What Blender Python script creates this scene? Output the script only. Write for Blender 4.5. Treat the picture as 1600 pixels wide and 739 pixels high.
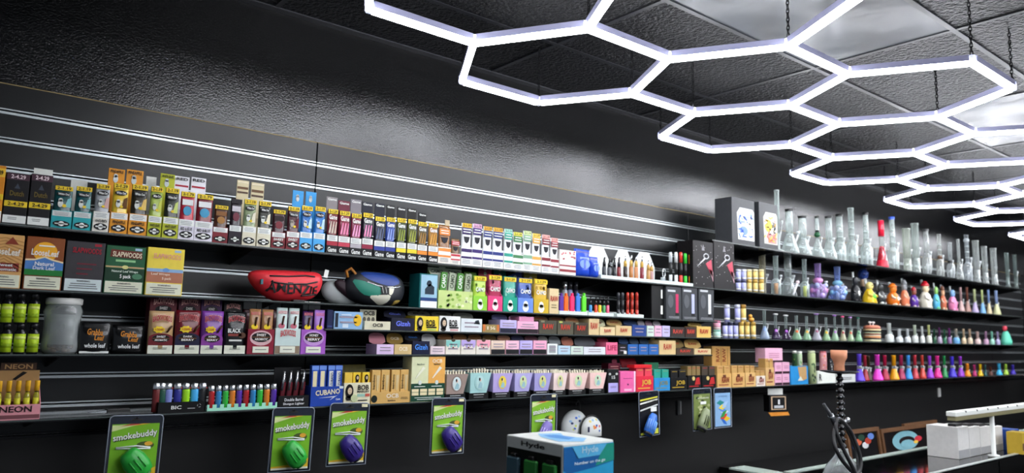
import bpy, math, random
from mathutils import Vector, Matrix
random.seed(7)
for o in list(bpy.data.objects): bpy.data.objects.remove(o)
scene = bpy.context.scene
COL = scene.collection
PI = math.pi

# ------------------------------------------------------------------ camera, world, exposure
K = 1.22            # metres per model unit
H = 1.5             # eye height
F, CX, CY = 1180.0, 800.0, 369.5
R = ((0.77183254, 0.09874134, 0.628112), (-0.63546046, 0.08630727, 0.76729464), (0.02155306, -0.99136331, 0.12936097))
cd = bpy.data.cameras.new('camera'); cam = bpy.data.objects.new('camera', cd); COL.objects.link(cam)
cd.sensor_fit = 'HORIZONTAL'; cd.sensor_width = 36; cd.lens = 36 * F / 1600; cd.clip_start = .02; cd.clip_end = 60
cam.matrix_world = Matrix(((R[0][0], -R[0][1], -R[0][2], 0), (R[1][0], -R[1][1], -R[1][2], 0), (R[2][0], -R[2][1], -R[2][2], H), (0, 0, 0, 1)))
cd.dof.use_dof = True; cd.dof.focus_distance = 2.7; cd.dof.aperture_fstop = 3.0
scene.camera = cam
w = bpy.data.worlds.new('world'); scene.world = w; w.use_nodes = True
w.node_tree.nodes['Background'].inputs[0].default_value = (.75, .85, 1, 1)
w.node_tree.nodes['Background'].inputs[1].default_value = .12
scene.view_settings.view_transform = 'Standard'; scene.view_settings.look = 'None'
scene.view_settings.exposure = 1.08; scene.view_settings.gamma = 1; scene.view_settings.use_curve_mapping = False
TUBE_POWER = 17.0

# ------------------------------------------------------------------ world positions
WALL = 2.35 * K; FRONT = 2.13 * K
SZ = {'A': .4669, '1': .2371, '2': .0839, '3': .0073, '4': -.0693, '5': -.2225}
SZ = {k: H + v * K for k, v in SZ.items()}
CEIL = H + 1.053 * K
def Xat(px, Y, Z):
    t = (px - CX) / F; z = Z - H
    return (t * (Y * R[1][2] + z * R[2][2]) - (Y * R[1][0] + z * R[2][0])) / (R[0][0] - t * R[0][2])
def Zat(py, X, Y):
    t = (py - CY) / F
    return H + (t * (Y * R[1][2] + X * R[0][2]) - (Y * R[1][1] + X * R[0][1])) / (R[2][1] - t * R[2][2])
def onZ(px, py, Z):
    d = [R[i][0] * (px - CX) + R[i][1] * (py - CY) + R[i][2] * F for i in range(3)]
    k = (Z - H) / d[2]; return Vector((d[0] * k, d[1] * k, Z))
def depth(X, Y, Z): return X * R[0][2] + Y * R[1][2] + (Z - H) * R[2][2]
def mpp(px, X, Y, Z):      # metres per pixel across the line of sight
    return depth(X, Y, Z) / F * math.cos(math.atan((px - CX) / F))

# ------------------------------------------------------------------ materials
MC = {}
def lin(h):
    if isinstance(h, tuple): return h
    h = h.lstrip('#'); c = [int(h[i:i + 2], 16) / 255 for i in (0, 2, 4)]
    return tuple(x / 12.92 if x <= .04045 else ((x + .055) / 1.055) ** 2.4 for x in c)
def base_mat(name):
    m = bpy.data.materials.new(name); m.use_nodes = True
    return m, m.node_tree, m.node_tree.nodes['Principled BSDF']
def card(h, rough=.42):
    key = ('card', h, rough)
    if key in MC: return MC[key]
    m, nt, b = base_mat('card_' + str(h)); c = lin(h)
    if max(c) < .05: c = tuple(x * (.4 + 12 * max(c)) for x in c)      # black print stays black
    tc = nt.nodes.new('ShaderNodeTexCoord'); n = nt.nodes.new('ShaderNodeTexNoise'); n.inputs['Scale'].default_value = 45
    mix = nt.nodes.new('ShaderNodeMix'); mix.data_type = 'RGBA'
    mix.inputs['A'].default_value = (*[x * .9 for x in c], 1); mix.inputs['B'].default_value = (*[min(1, x * 1.08 + .002) for x in c], 1)
    nt.links.new(tc.outputs['Object'], n.inputs['Vector']); nt.links.new(n.outputs['Fac'], mix.inputs['Factor']); nt.links.new(mix.outputs['Result'], b.inputs['Base Color'])
    b.inputs['Roughness'].default_value = rough; b.inputs['Specular IOR Level'].default_value = .22
    MC[key] = m; return m
def mat(h, rough=.4, metal=0, kind='plain'):
    key = (h, rough, metal, kind)
    if key in MC: return MC[key]
    m, nt, b = base_mat(kind + '_' + str(h)); b.inputs['Base Color'].default_value = (*lin(h), 1)
    b.inputs['Roughness'].default_value = rough; b.inputs['Metallic'].default_value = metal
    if kind == 'gloss': b.inputs['Coat Weight'].default_value = .35; b.inputs['Coat Roughness'].default_value = .06; b.inputs['Specular IOR Level'].default_value = .3
    MC[key] = m; return m
def foil(h): return mat(h, .26, 0, 'gloss')
def glass(h='#dfeeea', alpha=.17, frost=.65):
    """clear blown glass: see-through with a bright clear coat and a faint milky body"""
    key = ('glass', h, alpha, frost)
    if key in MC: return MC[key]
    m, nt, b = base_mat('glass_' + h); out = nt.nodes['Material Output']
    c = lin(h); b.inputs['Base Color'].default_value = (*c, 1); b.inputs['Roughness'].default_value = .12
    b.inputs['Specular IOR Level'].default_value = .9; b.inputs['Coat Weight'].default_value = 1; b.inputs['Coat Roughness'].default_value = .03
    tr = nt.nodes.new('ShaderNodeBsdfTransparent'); tr.inputs['Color'].default_value = (*[.55 + .45 * x for x in c], 1)
    lw = nt.nodes.new('ShaderNodeLayerWeight'); lw.inputs['Blend'].default_value = .35
    mr = nt.nodes.new('ShaderNodeMapRange'); mr.inputs['To Min'].default_value = alpha; mr.inputs['To Max'].default_value = min(1, alpha + frost + .25)
    mx = nt.nodes.new('ShaderNodeMixShader')
    nt.links.new(lw.outputs['Facing'], mr.inputs['Value']); nt.links.new(mr.outputs['Result'], mx.inputs['Fac'])
    nt.links.new(tr.outputs[0], mx.inputs[1]); nt.links.new(b.outputs[0], mx.inputs[2]); nt.links.new(mx.outputs[0], out.inputs['Surface'])
    MC[key] = m; return m
def emit(h, s):
    key = ('emit', h, s)
    if key in MC: return MC[key]
    m, nt, b = base_mat('lamp_' + h); b.inputs['Base Color'].default_value = (*lin(h), 1)
    b.inputs['Emission Color'].default_value = (*lin(h), 1); b.inputs['Emission Strength'].default_value = s
    MC[key] = m; return m
def noise_mat(name, h1, h2, scale, rough, bump=0, bscale=200, dist=.002, spec=.5):
    m, nt, b = base_mat(name)
    tc = nt.nodes.new('ShaderNodeTexCoord'); n = nt.nodes.new('ShaderNodeTexNoise'); n.inputs['Scale'].default_value = scale; n.inputs['Detail'].default_value = 4
    mix = nt.nodes.new('ShaderNodeMix'); mix.data_type = 'RGBA'; mix.inputs['A'].default_value = (*lin(h1), 1); mix.inputs['B'].default_value = (*lin(h2), 1)
    nt.links.new(tc.outputs['Object'], n.inputs['Vector']); nt.links.new(n.outputs['Fac'], mix.inputs['Factor']); nt.links.new(mix.outputs['Result'], b.inputs['Base Color'])
    b.inputs['Roughness'].default_value = rough; b.inputs['Specular IOR Level'].default_value = spec
    if bump:
        n2 = nt.nodes.new('ShaderNodeTexNoise'); n2.inputs['Scale'].default_value = bscale; n2.inputs['Detail'].default_value = 3
        bp = nt.nodes.new('ShaderNodeBump'); bp.inputs['Strength'].default_value = bump; bp.inputs['Distance'].default_value = dist
        nt.links.new(tc.outputs['Object'], n2.inputs['Vector']); nt.links.new(n2.outputs['Fac'], bp.inputs['Height']); nt.links.new(bp.outputs['Normal'], b.inputs['Normal'])
    return m
M_WALL = noise_mat('gloss_black_paint', '#050507', '#08090b', 3, .17, .4, 170, .003, .52)
M_SLAT = noise_mat('slat_laminate', '#101213', '#16181a', 6, .32, .05, 300, .0005, .36)
M_LOWER = noise_mat('lower_panel', '#0a0a0b', '#0e0e0f', 4, .6)
M_TILE = noise_mat('ceiling_tile_black', '#0a0b0d', '#18191e', 90, .42, 1, 60, .02, .27)
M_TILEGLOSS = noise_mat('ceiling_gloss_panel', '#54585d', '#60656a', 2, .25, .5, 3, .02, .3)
M_BAR = mat('#2b2c31', .35); M_ALU = mat('#c3cacc', .38, .7); M_TAN = noise_mat('raw_board_edge', '#8d7648', '#b09a62', 30, .7)
M_FLOOR = noise_mat('dark_floor', '#1d1d1e', '#272727', 3, .35)
M_SHELF = mat('#0a0b0c', .14, 0, 'gloss'); M_EDGE_GLINT = mat('#4a5351', .25); M_BLACK = mat('#0c0c0d', .4); M_MATTE = mat('#121213', .6)
M_STEEL = mat('#d5d9dc', .22, .9); M_DARKMETAL = mat('#1b1b1e', .3, .6)
WHITE, CREAM, BLK = '#f1f3ee', '#e9e2c4', '#0d0d0f'

# ------------------------------------------------------------------ geometry helper
class G:
    def __init__(s): s.v = []; s.f = []; s.sm = []
    def add(s, v, f, smooth=False):
        n = len(s.v); s.v += [tuple(p) for p in v]
        for q in f: s.f.append(tuple(i + n for i in q)); s.sm.append(smooth)
        return s
    def box(s, x0, x1, y0, y1, z0, z1):
        return s.add([(x0, y0, z0), (x1, y0, z0), (x1, y1, z0), (x0, y1, z0), (x0, y0, z1), (x1, y0, z1), (x1, y1, z1), (x0, y1, z1)],
                     [(0, 3, 2, 1), (4, 5, 6, 7), (0, 1, 5, 4), (1, 2, 6, 5), (2, 3, 7, 6), (3, 0, 4, 7)])
    def bbox(s, x0, x1, y0, y1, z0, z1, b=.0015):      # box with chamfered upright and top edges
        b = min(b, (x1 - x0) / 4, (y1 - y0) / 4, (z1 - z0) / 4)
        def ring(i, z): return [(x0 + b + i, y0 + i, z), (x1 - b - i, y0 + i, z), (x1 - i, y0 + b + i, z), (x1 - i, y1 - b - i, z), (x1 - b - i, y1 - i, z), (x0 + b + i, y1 - i, z), (x0 + i, y1 - b - i, z), (x0 + i, y0 + b + i, z)]
        v = ring(0, z0) + ring(0, z1 - b) + ring(b * .7, z1)
        f = [tuple(range(7, -1, -1)), tuple(range(16, 24))]
        for k in (0, 8): f += [(k + i, k + (i + 1) % 8, k + 8 + (i + 1) % 8, k + 8 + i) for i in range(8)]
        return s.add(v, f)
    def prism(s, poly, y0, y1, smooth=False):          # poly in x,z, counter-clockwise seen from -y
        n = len(poly)
        s.add([(x, y0, z) for x, z in poly] + [(x, y1, z) for x, z in poly],
              [tuple(range(n)), tuple(range(2 * n - 1, n - 1, -1))])
        k = len(s.v) - 2 * n
        for i in range(n): s.f.append((k + i, k + n + i, k + n + (i + 1) % n, k + (i + 1) % n)); s.sm.append(smooth)
        return s
    def lathe(s, prof, seg=18, cx=0, cy=0, z=0, sx=1, sy=1, smooth=True):
        n = len(prof); v = []
        for r, h in prof:
            for i in range(seg): a = 2 * PI * i / seg; v.append((cx + r * sx * math.cos(a), cy + r * sy * math.sin(a), z + h))
        f = [(j * seg + i, j * seg + (i + 1) % seg, (j + 1) * seg + (i + 1) % seg, (j + 1) * seg + i) for j in range(n - 1) for i in range(seg)]
        if prof[0][0] > 1e-5: f.append(tuple(range(seg - 1, -1, -1)))
        if prof[-1][0] > 1e-5: f.append(tuple((n - 1) * seg + i for i in range(seg)))
        return s.add(v, f, smooth)
    def ball(s, c, r, seg=14, rings=8):
        if not isinstance(r, tuple): r = (r, r, r)
        pr = [(math.sin(PI * j / rings), -math.cos(PI * j / rings)) for j in range(rings + 1)]
        v = [(c[0] + p * r[0] * math.cos(2 * PI * i / seg), c[1] + p * r[1] * math.sin(2 * PI * i / seg), c[2] + h * r[2]) for p, h in pr for i in range(seg)]
        return s.add(v, [(j * seg + i, j * seg + (i + 1) % seg, (j + 1) * seg + (i + 1) % seg, (j + 1) * seg + i) for j in range(rings) for i in range(seg)], True)
    def tube(s, pts, r, seg=8, cap=True):
        pts = [Vector(p) for p in pts]; n = len(pts); v = []
        rs = r if isinstance(r, (list, tuple)) else [r] * n
        nrm = None
        for k, p in enumerate(pts):
            t = (pts[min(k + 1, n - 1)] - pts[max(k - 1, 0)]).normalized()
            if nrm is None: nrm = t.orthogonal().normalized()
            else: nrm = (nrm - t * nrm.dot(t)).normalized()
            b = t.cross(nrm)
            v += [p + (nrm * math.cos(2 * PI * i / seg) + b * math.sin(2 * PI * i / seg)) * rs[k] for i in range(seg)]
        f = [(k * seg + i, k * seg + (i + 1) % seg, (k + 1) * seg + (i + 1) % seg, (k + 1) * seg + i) for k in range(n - 1) for i in range(seg)]
        s.add(v, f, True)
        if cap:
            k = len(s.v) - n * seg
            s.f.append(tuple(range(k + seg - 1, k - 1, -1))); s.sm.append(False)
            s.f.append(tuple(range(k + (n - 1) * seg, k + n * seg))); s.sm.append(False)
        return s
    def ellipse(s, cx, cz, rx, rz, y0, y1, n=16): return s.prism([(cx + rx * math.cos(2 * PI * i / n), cz + rz * math.sin(2 * PI * i / n)) for i in range(n)], y0, y1)
    def turn(s, M): s.v = [tuple(M @ Vector(p)) for p in s.v]; return s
    def obj(s, name, m, parent=None, loc=(0, 0, 0), rot=(0, 0, 0)):
        me = bpy.data.meshes.new(name); me.from_pydata(s.v, [], s.f); me.polygons.foreach_set('use_smooth', s.sm)
        me.materials.append(m if not isinstance(m, str) else card(m))
        o = bpy.data.objects.new(name, me); COL.objects.link(o); o.location = loc; o.rotation_euler = rot
        if parent: o.parent = parent
        return o
def tag(o, label, cat, group=None):
    o['label'] = label; o['category'] = cat
    if group: o['group'] = group
    return o
def thing(name, label, cat, loc, rotz=0, group=None, roll=0):
    o = bpy.data.objects.new(name, None); COL.objects.link(o); o.location = loc; o.rotation_euler = (0, roll, rotz); o.empty_display_size = .02
    return tag(o, label, cat, group)
def struct(o): o['kind'] = 'structure'; return o
def copy_tree(o, parent=None):
    c = o.copy(); COL.objects.link(c)
    if parent: c.parent = parent
    for ch in list(o.children): copy_tree(ch, c)
    return c

# flat print
TX = {}
def text_mesh(t):
    if t not in TX:
        cu = bpy.data.curves.new('t', 'FONT'); cu.body = t; cu.resolution_u = 2; cu.offset = .022
        o = bpy.data.objects.new('t', cu); me = bpy.data.meshes.new_from_object(o)
        vs = [v.co.copy() for v in me.vertices]; fs = [tuple(p.vertices) for p in me.polygons]
        bpy.data.objects.remove(o); bpy.data.curves.remove(cu); bpy.data.meshes.remove(me)
        x0 = min(v.x for v in vs); x1 = max(v.x for v in vs); y0 = min(v.y for v in vs); y1 = max(v.y for v in vs)
        TX[t] = ([((v.x - x0) / (x1 - x0) - .5, (v.y - y0) / (y1 - y0) - .5) for v in vs], fs)
    return TX[t]
LV = .0007
def text(par, t, x, z, wd, ht, m, y=0, lv=3, rot=0, arch=0, name='lettering'):
    vs, fs = text_mesh(t); c, s = math.cos(rot), math.sin(rot); out = []
    for a, b in vs:
        px, pz = a * wd, b * ht + arch * (1 - (2 * a) ** 2)
        out.append((x + px * c - pz * s, y - LV * lv, z + px * s + pz * c))
    return G().add(out, fs).obj(name, m if not isinstance(m, str) else card(m), par)
def plate(par, name, x0, x1, z0, z1, m, y=0, lv=1): return G().box(x0, x1, y - LV * lv, y, z0, z1).obj(name, m, par)
def disc(par, name, x, z, rx, rz, m, y=0, lv=2, n=16): return G().ellipse(x, z, rx, rz, y - LV * lv, y, n).obj(name, m, par)
def poly(par, name, pts, m, y=0, lv=2): return G().prism(pts, y - LV * lv, y).obj(name, m, par)
def lines(par, x0, x1, z0, z1, n, m='#555555', y=0, lv=2):      # fine print
    g = G(); s = (z1 - z0) / n
    for i in range(n):
        k = (x1 - x0) * random.uniform(0, .12); g.box(x0 + k, x1 - k, y - LV * lv, y, z0 + s * i + s * .3, z0 + s * i + s * .62)
    return g.obj('fine_print', m, par)

# where a box-shaped thing stands
def spot(sh, x0, x1, yt, back=.008, gap=.0008):
    Y = FRONT + back; Z = SZ[sh]; a = Xat(x0, Y, Z) + gap; b = Xat(x1, Y, Z) - gap; X = (a + b) / 2
    return X, Y, Z, b - a, Zat(yt, X, Y) - Z
def rspot(sh, x0, x1, yt, back=.015):           # where a round thing stands
    m = (x0 + x1) / 2; Z = SZ[sh]; X = Xat(m, FRONT + .05, Z); r = (x1 - x0) / 2 * mpp(m, X, FRONT + .05, Z)
    Y = FRONT + back + r; X = Xat(m, Y, Z); return X, Y, Z, r, Zat(yt, X, Y) - Z
def box_thing(name, label, cat, sh, x0, x1, yt, col, d=.08, back=.008, group=None, part='carton', rotz=0):
    X, Y, Z, w, h = spot(sh, x0, x1, yt, back)
    t = thing(name, label, cat, (X, Y, Z), rotz, group)
    G().bbox(-w / 2, w / 2, 0, d, 0, h).obj(part, col, t)
    return t, w, h
def tray_geo(w, d, hf, hb, t=.0015):            # open-topped tray: bottom, front, back, sides
    g = G().box(-w / 2, w / 2, 0, d, 0, t).box(-w / 2, w / 2, 0, t, t, hf).box(-w / 2, w / 2, d - t, d, t, hb)
    for s in (-1, 1):
        a, b = (-w / 2, -w / 2 + t) if s < 0 else (w / 2 - t, w / 2)
        g.add([(a, t, t), (b, t, t), (b, d - t, t), (a, d - t, t), (a, t, hf), (b, t, hf), (b, d - t, hb), (a, d - t, hb)],
              [(0, 3, 2, 1), (4, 5, 6, 7), (0, 1, 5, 4), (1, 2, 6, 5), (2, 3, 7, 6), (3, 0, 4, 7)])
    return g
def pouch_geo(w, h, d):                         # pillow pouch with crimped top
    v = []; nx, nz = 6, 8
    for side in (-1, 1):
        for j in range(nz + 1):
            for i in range(nx + 1):
                u, q = i / nx, j / nz
                b = (4 * u * (1 - u)) ** .5 * min(1, max(0, (.9 - q) / .25)) * min(1, q * 6 + .4)
                v.append(((u - .5) * w, d / 2 + side * (.0006 + b * (d / 2 - .0006)), q * h))
    n = (nx + 1) * (nz + 1); f = []
    for j in range(nz):
        for i in range(nx):
            a = j * (nx + 1) + i; q = (a, a + 1, a + nx + 2, a + nx + 1); f.append(q); f.append(tuple(x + n for x in reversed(q)))
    for j in range(nz):
        a = j * (nx + 1); b = a + nx; f += [(a, a + nx + 1, a + nx + 1 + n, a + n), (b, b + n, b + nx + 1 + n, b + nx + 1)]
    for i in range(nx): f.append((i, i + n, i + 1 + n, i + 1)); k = nz * (nx + 1) + i; f.append((k, k + 1, k + 1 + n, k + n))
    return G().add(v, f, True)

# ------------------------------------------------------------------ the room
XL, XR = -2.2, 9.6
YB = -3.2
wall = struct(G().box(XL, XR, WALL + .02, WALL + .14, 0, CEIL).obj('wall_back', M_WALL))
struct(G().box(XR, XR + .12, YB, WALL + .14, 0, CEIL).obj('wall_right', M_WALL))
struct(G().box(XL, XR, YB, WALL + .02, -.1, 0).obj('floor', M_FLOOR))
SP = .0766 * K
GZ = [H + .557 * K - i * SP for i in range(12)]
TOP = H + .63 * K
seams = [XL, 1.30, 3.742, 6.184, 8.625, XR]
gh = .0095
for a, b in zip(seams, seams[1:]):
    a += .0025; b -= .0025
    edges = [TOP] + GZ
    for i in range(len(edges) - 1):
        zt = edges[i] - (gh if i else 0); zb = edges[i + 1] + gh
        G().bbox(a, b, WALL, WALL + .0195, zb, zt, .001).obj('slat', M_SLAT, wall)
    G().box(a, b, WALL + .0005, WALL + .0195, TOP + .0002, TOP + .003).obj('board_edge', M_TAN, wall)
    for z in GZ:
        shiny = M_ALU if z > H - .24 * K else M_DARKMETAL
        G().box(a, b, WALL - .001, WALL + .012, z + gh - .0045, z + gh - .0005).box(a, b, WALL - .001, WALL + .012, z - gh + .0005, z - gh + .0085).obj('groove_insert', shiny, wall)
G().box(XL, XR, WALL, WALL + .0195, 0, GZ[-1] - gh).obj('lower_panel', M_LOWER, wall)
# ceiling: black lay-in tiles in a T-bar grid
ceil = struct(G().box(XL, XR, YB, WALL + .02, CEIL + .03, CEIL + .1).obj('ceiling', M_TILE))
tx, ty = .9 * K, .5 * K
bx = [1.79 * K + i * tx for i in range(-4, 8)]; by = [.95 * K + j * ty for j in range(-4, 4)]
by = [y for y in by if y < WALL - .02]
for i in range(len(bx) - 1):
    for j in range(len(by)):
        x0, x1 = bx[i] + .007, min(bx[i + 1], XR) - .007; y0 = by[j] + .007; y1 = (by[j + 1] if j + 1 < len(by) else WALL + .01) - .007
        if x1 - x0 < .05: continue
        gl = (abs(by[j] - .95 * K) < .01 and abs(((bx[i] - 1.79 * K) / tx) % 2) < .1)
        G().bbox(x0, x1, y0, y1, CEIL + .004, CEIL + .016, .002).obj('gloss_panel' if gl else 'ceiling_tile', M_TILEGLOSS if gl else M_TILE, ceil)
for x in bx: 
    if x < XR: G().box(x - .011, x + .011, YB, WALL + .01, CEIL, CEIL + .003).box(x - .002, x + .002, YB, WALL + .01, CEIL + .003, CEIL + .03).obj('grid_bar', M_BAR, ceil)
for y in by: G().box(bx[0], XR, y - .011, y + .011, CEIL - .001, CEIL + .0025).obj('grid_bar', M_BAR, ceil)
G().box(XL, XR, WALL - .02, WALL + .019, CEIL - .003, CEIL + .003).obj('wall_angle', mat('#3c3d42', .35), ceil)

# hexagon LED grid hung on chains
HZ = H + .85 * K; E0 = .407 * .85 * K
hexes = []
for i in range(0, 14):
    x = (1.271 + .611 * i) * .85 * K
    if x > XR - .45: break
    hexes += [(x, 1.678 * .85 * K)] if i % 2 == 0 else [(x, 2.032 * .85 * K), (x, 1.325 * .85 * K)]
V, Ed = {}, {}
for hx, hy in hexes:
    pts = []
    for k in range(6):
        a = PI / 3 * k; p = (hx + E0 * math.cos(a), hy + .707 * .85 * K / math.sqrt(3) * math.sin(a)); key = (round(p[0], 1), round(p[1], 1))
        for kk in V:
            if math.dist(V[kk], p) < .08: key = kk; break
        V.setdefault(key, p); pts.append(key)
    for k in range(6): Ed[frozenset((pts[k], pts[(k + 1) % 6]))] = 1
fx = thing('hexagon_light', 'white LED tube light of joined hexagons hung on chains below black ceiling', 'ceiling light', (2.4, 1.75, HZ))
M_LAMP = emit('#f3f5fa', TUBE_POWER); M_HOUSE = mat('#b9b9da', .3); M_CLIP = glass('#eef0ff', .5)
def rel(p): return Vector(p) - Vector((2.4, 1.75, HZ))
for e in Ed:
    a, b = [Vector((*V[k], HZ)) for k in e]; d = (b - a).normalized(); n = Vector((-d.y, d.x, 0)); a2, b2 = a + d * .012, b - d * .012
    def bar(w0, w1, z0, z1, m, name):
        q = [rel(p + n * s * w + Vector((0, 0, z))) for z, w in ((z0, w0), (z1, w1)) for p, s in ((a2, -1), (b2, -1), (b2, 1), (a2, 1))]
        G().add(q, [(0, 3, 2, 1), (4, 5, 6, 7), (0, 1, 5, 4), (1, 2, 6, 5), (2, 3, 7, 6), (3, 0, 4, 7)]).obj(name, m, fx)
    bar(.0095, .0125, -.012, .004, M_LAMP, 'light_tube'); bar(.0135, .0135, .0042, .027, M_HOUSE, 'housing')
for k, p in V.items():
    G().lathe([(.012, -.012), (.0155, -.004), (.0155, .022), (.013, .026)], 12).obj('connector', M_LAMP if sum(k in e for e in Ed) > 2 else M_CLIP, fx, rel((*p, HZ)))
def chain_mesh(L):
    g = G(); n = int(L / .017)
    for i in range(n):
        z = .028 + (L - .028) * (i + .5) / n; pts = []
        for k in range(9):
            a = 2 * PI * k / 8; u, v = .0052 * math.cos(a), .0125 * math.sin(a)
            pts.append((u, 0, z + v) if i % 2 else (0, u, z + v))
        g.tube(pts, .0018, 5, False)
    return g
cm = None
for n, (k, p) in enumerate(V.items()):
    if n % 2 == 0 or sum(k in e for e in Ed) == 2:
        if cm is None: cm = chain_mesh(CEIL - HZ).obj('chain', M_DARKMETAL, fx, rel((*p, HZ)))
        else: c = cm.copy(); COL.objects.link(c); c.location = rel((*p, HZ))

# added out of view: two copies of the light that brighten the lower shelves
for yy_, lb_ in ((-.42, 'added unseen fill light of joined hexagons, right above the viewpoint'), (-2.35, 'second added unseen fill light of joined hexagons, behind the viewpoint')):
    fill_fx = copy_tree(fx); fill_fx.location = (2.3, yy_, HZ); fill_fx['label'] = lb_

# ------------------------------------------------------------------ shelves
def shelf(sh, x0, x1, label):
    z = SZ[sh]; g = G().box(x0, x1, FRONT, WALL - .002, z - .008, z)
    t = thing('wall_shelf', label, 'shelf', (x0, WALL - .002, z - .008))
    L = Vector((-x0, -WALL + .002, -z + .008))
    o = g.obj('pane', M_SHELF, t, L)
    G().box(x0, x1, FRONT - .001, FRONT, z - .0045, z - .001).obj('front_edge', M_EDGE_GLINT, t, L)  # lighter strip: light caught by the glass edge, set as colour
    n = max(2, int((x1 - x0) / .61))
    for i in range(n + 1):
        x = x0 + .06 + (x1 - x0 - .12) * i / n
        G().add([(x - .003, FRONT + .03, z - .008), (x - .003, WALL - .001, z - .008), (x - .003, WALL - .001, z - .05), (x + .003, FRONT + .03, z - .008), (x + .003, WALL - .001, z - .008), (x + .003, WALL - .001, z - .05)],
                [(0, 1, 2), (5, 4, 3), (0, 3, 4, 1), (1, 4, 5, 2), (2, 5, 3, 0)]).obj('bracket', M_MATTE, t, L)
def sx(px, s): return Xat(px, FRONT, SZ[s])
XE = 8.9
shelf('A', sx(1113, 'A'), XE, 'highest black glass shelf, carrying the clear glass water pipes')
shelf('1', -.9, XE, 'long black shelf carrying cigarillo cartons, then novelty figure pipes')
shelf('2', -.9, sx(1121, '2'), 'black shelf under the cigarillo cartons, carrying waist bags and pastel wraps')
shelf('3', sx(508, '3'), XE, 'black shelf carrying upper row of rolling paper boxes and small glass rigs')
shelf('4', -.9, sx(1113, '4'), 'black shelf carrying tobacco pouches and lower row of rolling paper boxes')
shelf('5', -.9, XE, 'lowest black shelf, carrying lighters, cone cups and coloured silicone pipes')

# ------------------------------------------------------------------ cigarillo cartons on the long shelf
ORD = ['first', 'second', 'third', 'fourth', 'fifth', 'sixth', 'seventh', 'eighth', 'ninth', 'tenth', 'eleventh', 'twelfth', 'thirteenth']
YEL = '#f0cf2c'
def blurb(t, w, hv, h, m, y=0): lines(t, -w * .4, w * .4, h * hv[0], h * hv[1], 3, m, y)
def oval_logo(t, w, z, r, y=0, fg=WHITE):
    disc(t, 'emblem', 0, z, w * .42, r, BLK, y, 2); disc(t, 'emblem', 0, z, w * .15, r * .8, fg, y, 3)
    plate(t, 'emblem', -w * .32, w * .32, z - r * .18, z + r * .18, fg, y, 3)
def owl(t, x, z, s, y=0, c='#cfd6d2'):
    disc(t, 'bird_print', x, z, s * .62, s, c, y, 3); disc(t, 'bird_print', x, z + s * .95, s * .52, s * .5, c, y, 3)
    for k in (-1, 1): disc(t, 'bird_print', x + k * s * .2, z + s * 1.0, s * .09, s * .09, BLK, y, 4, 8)
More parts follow.
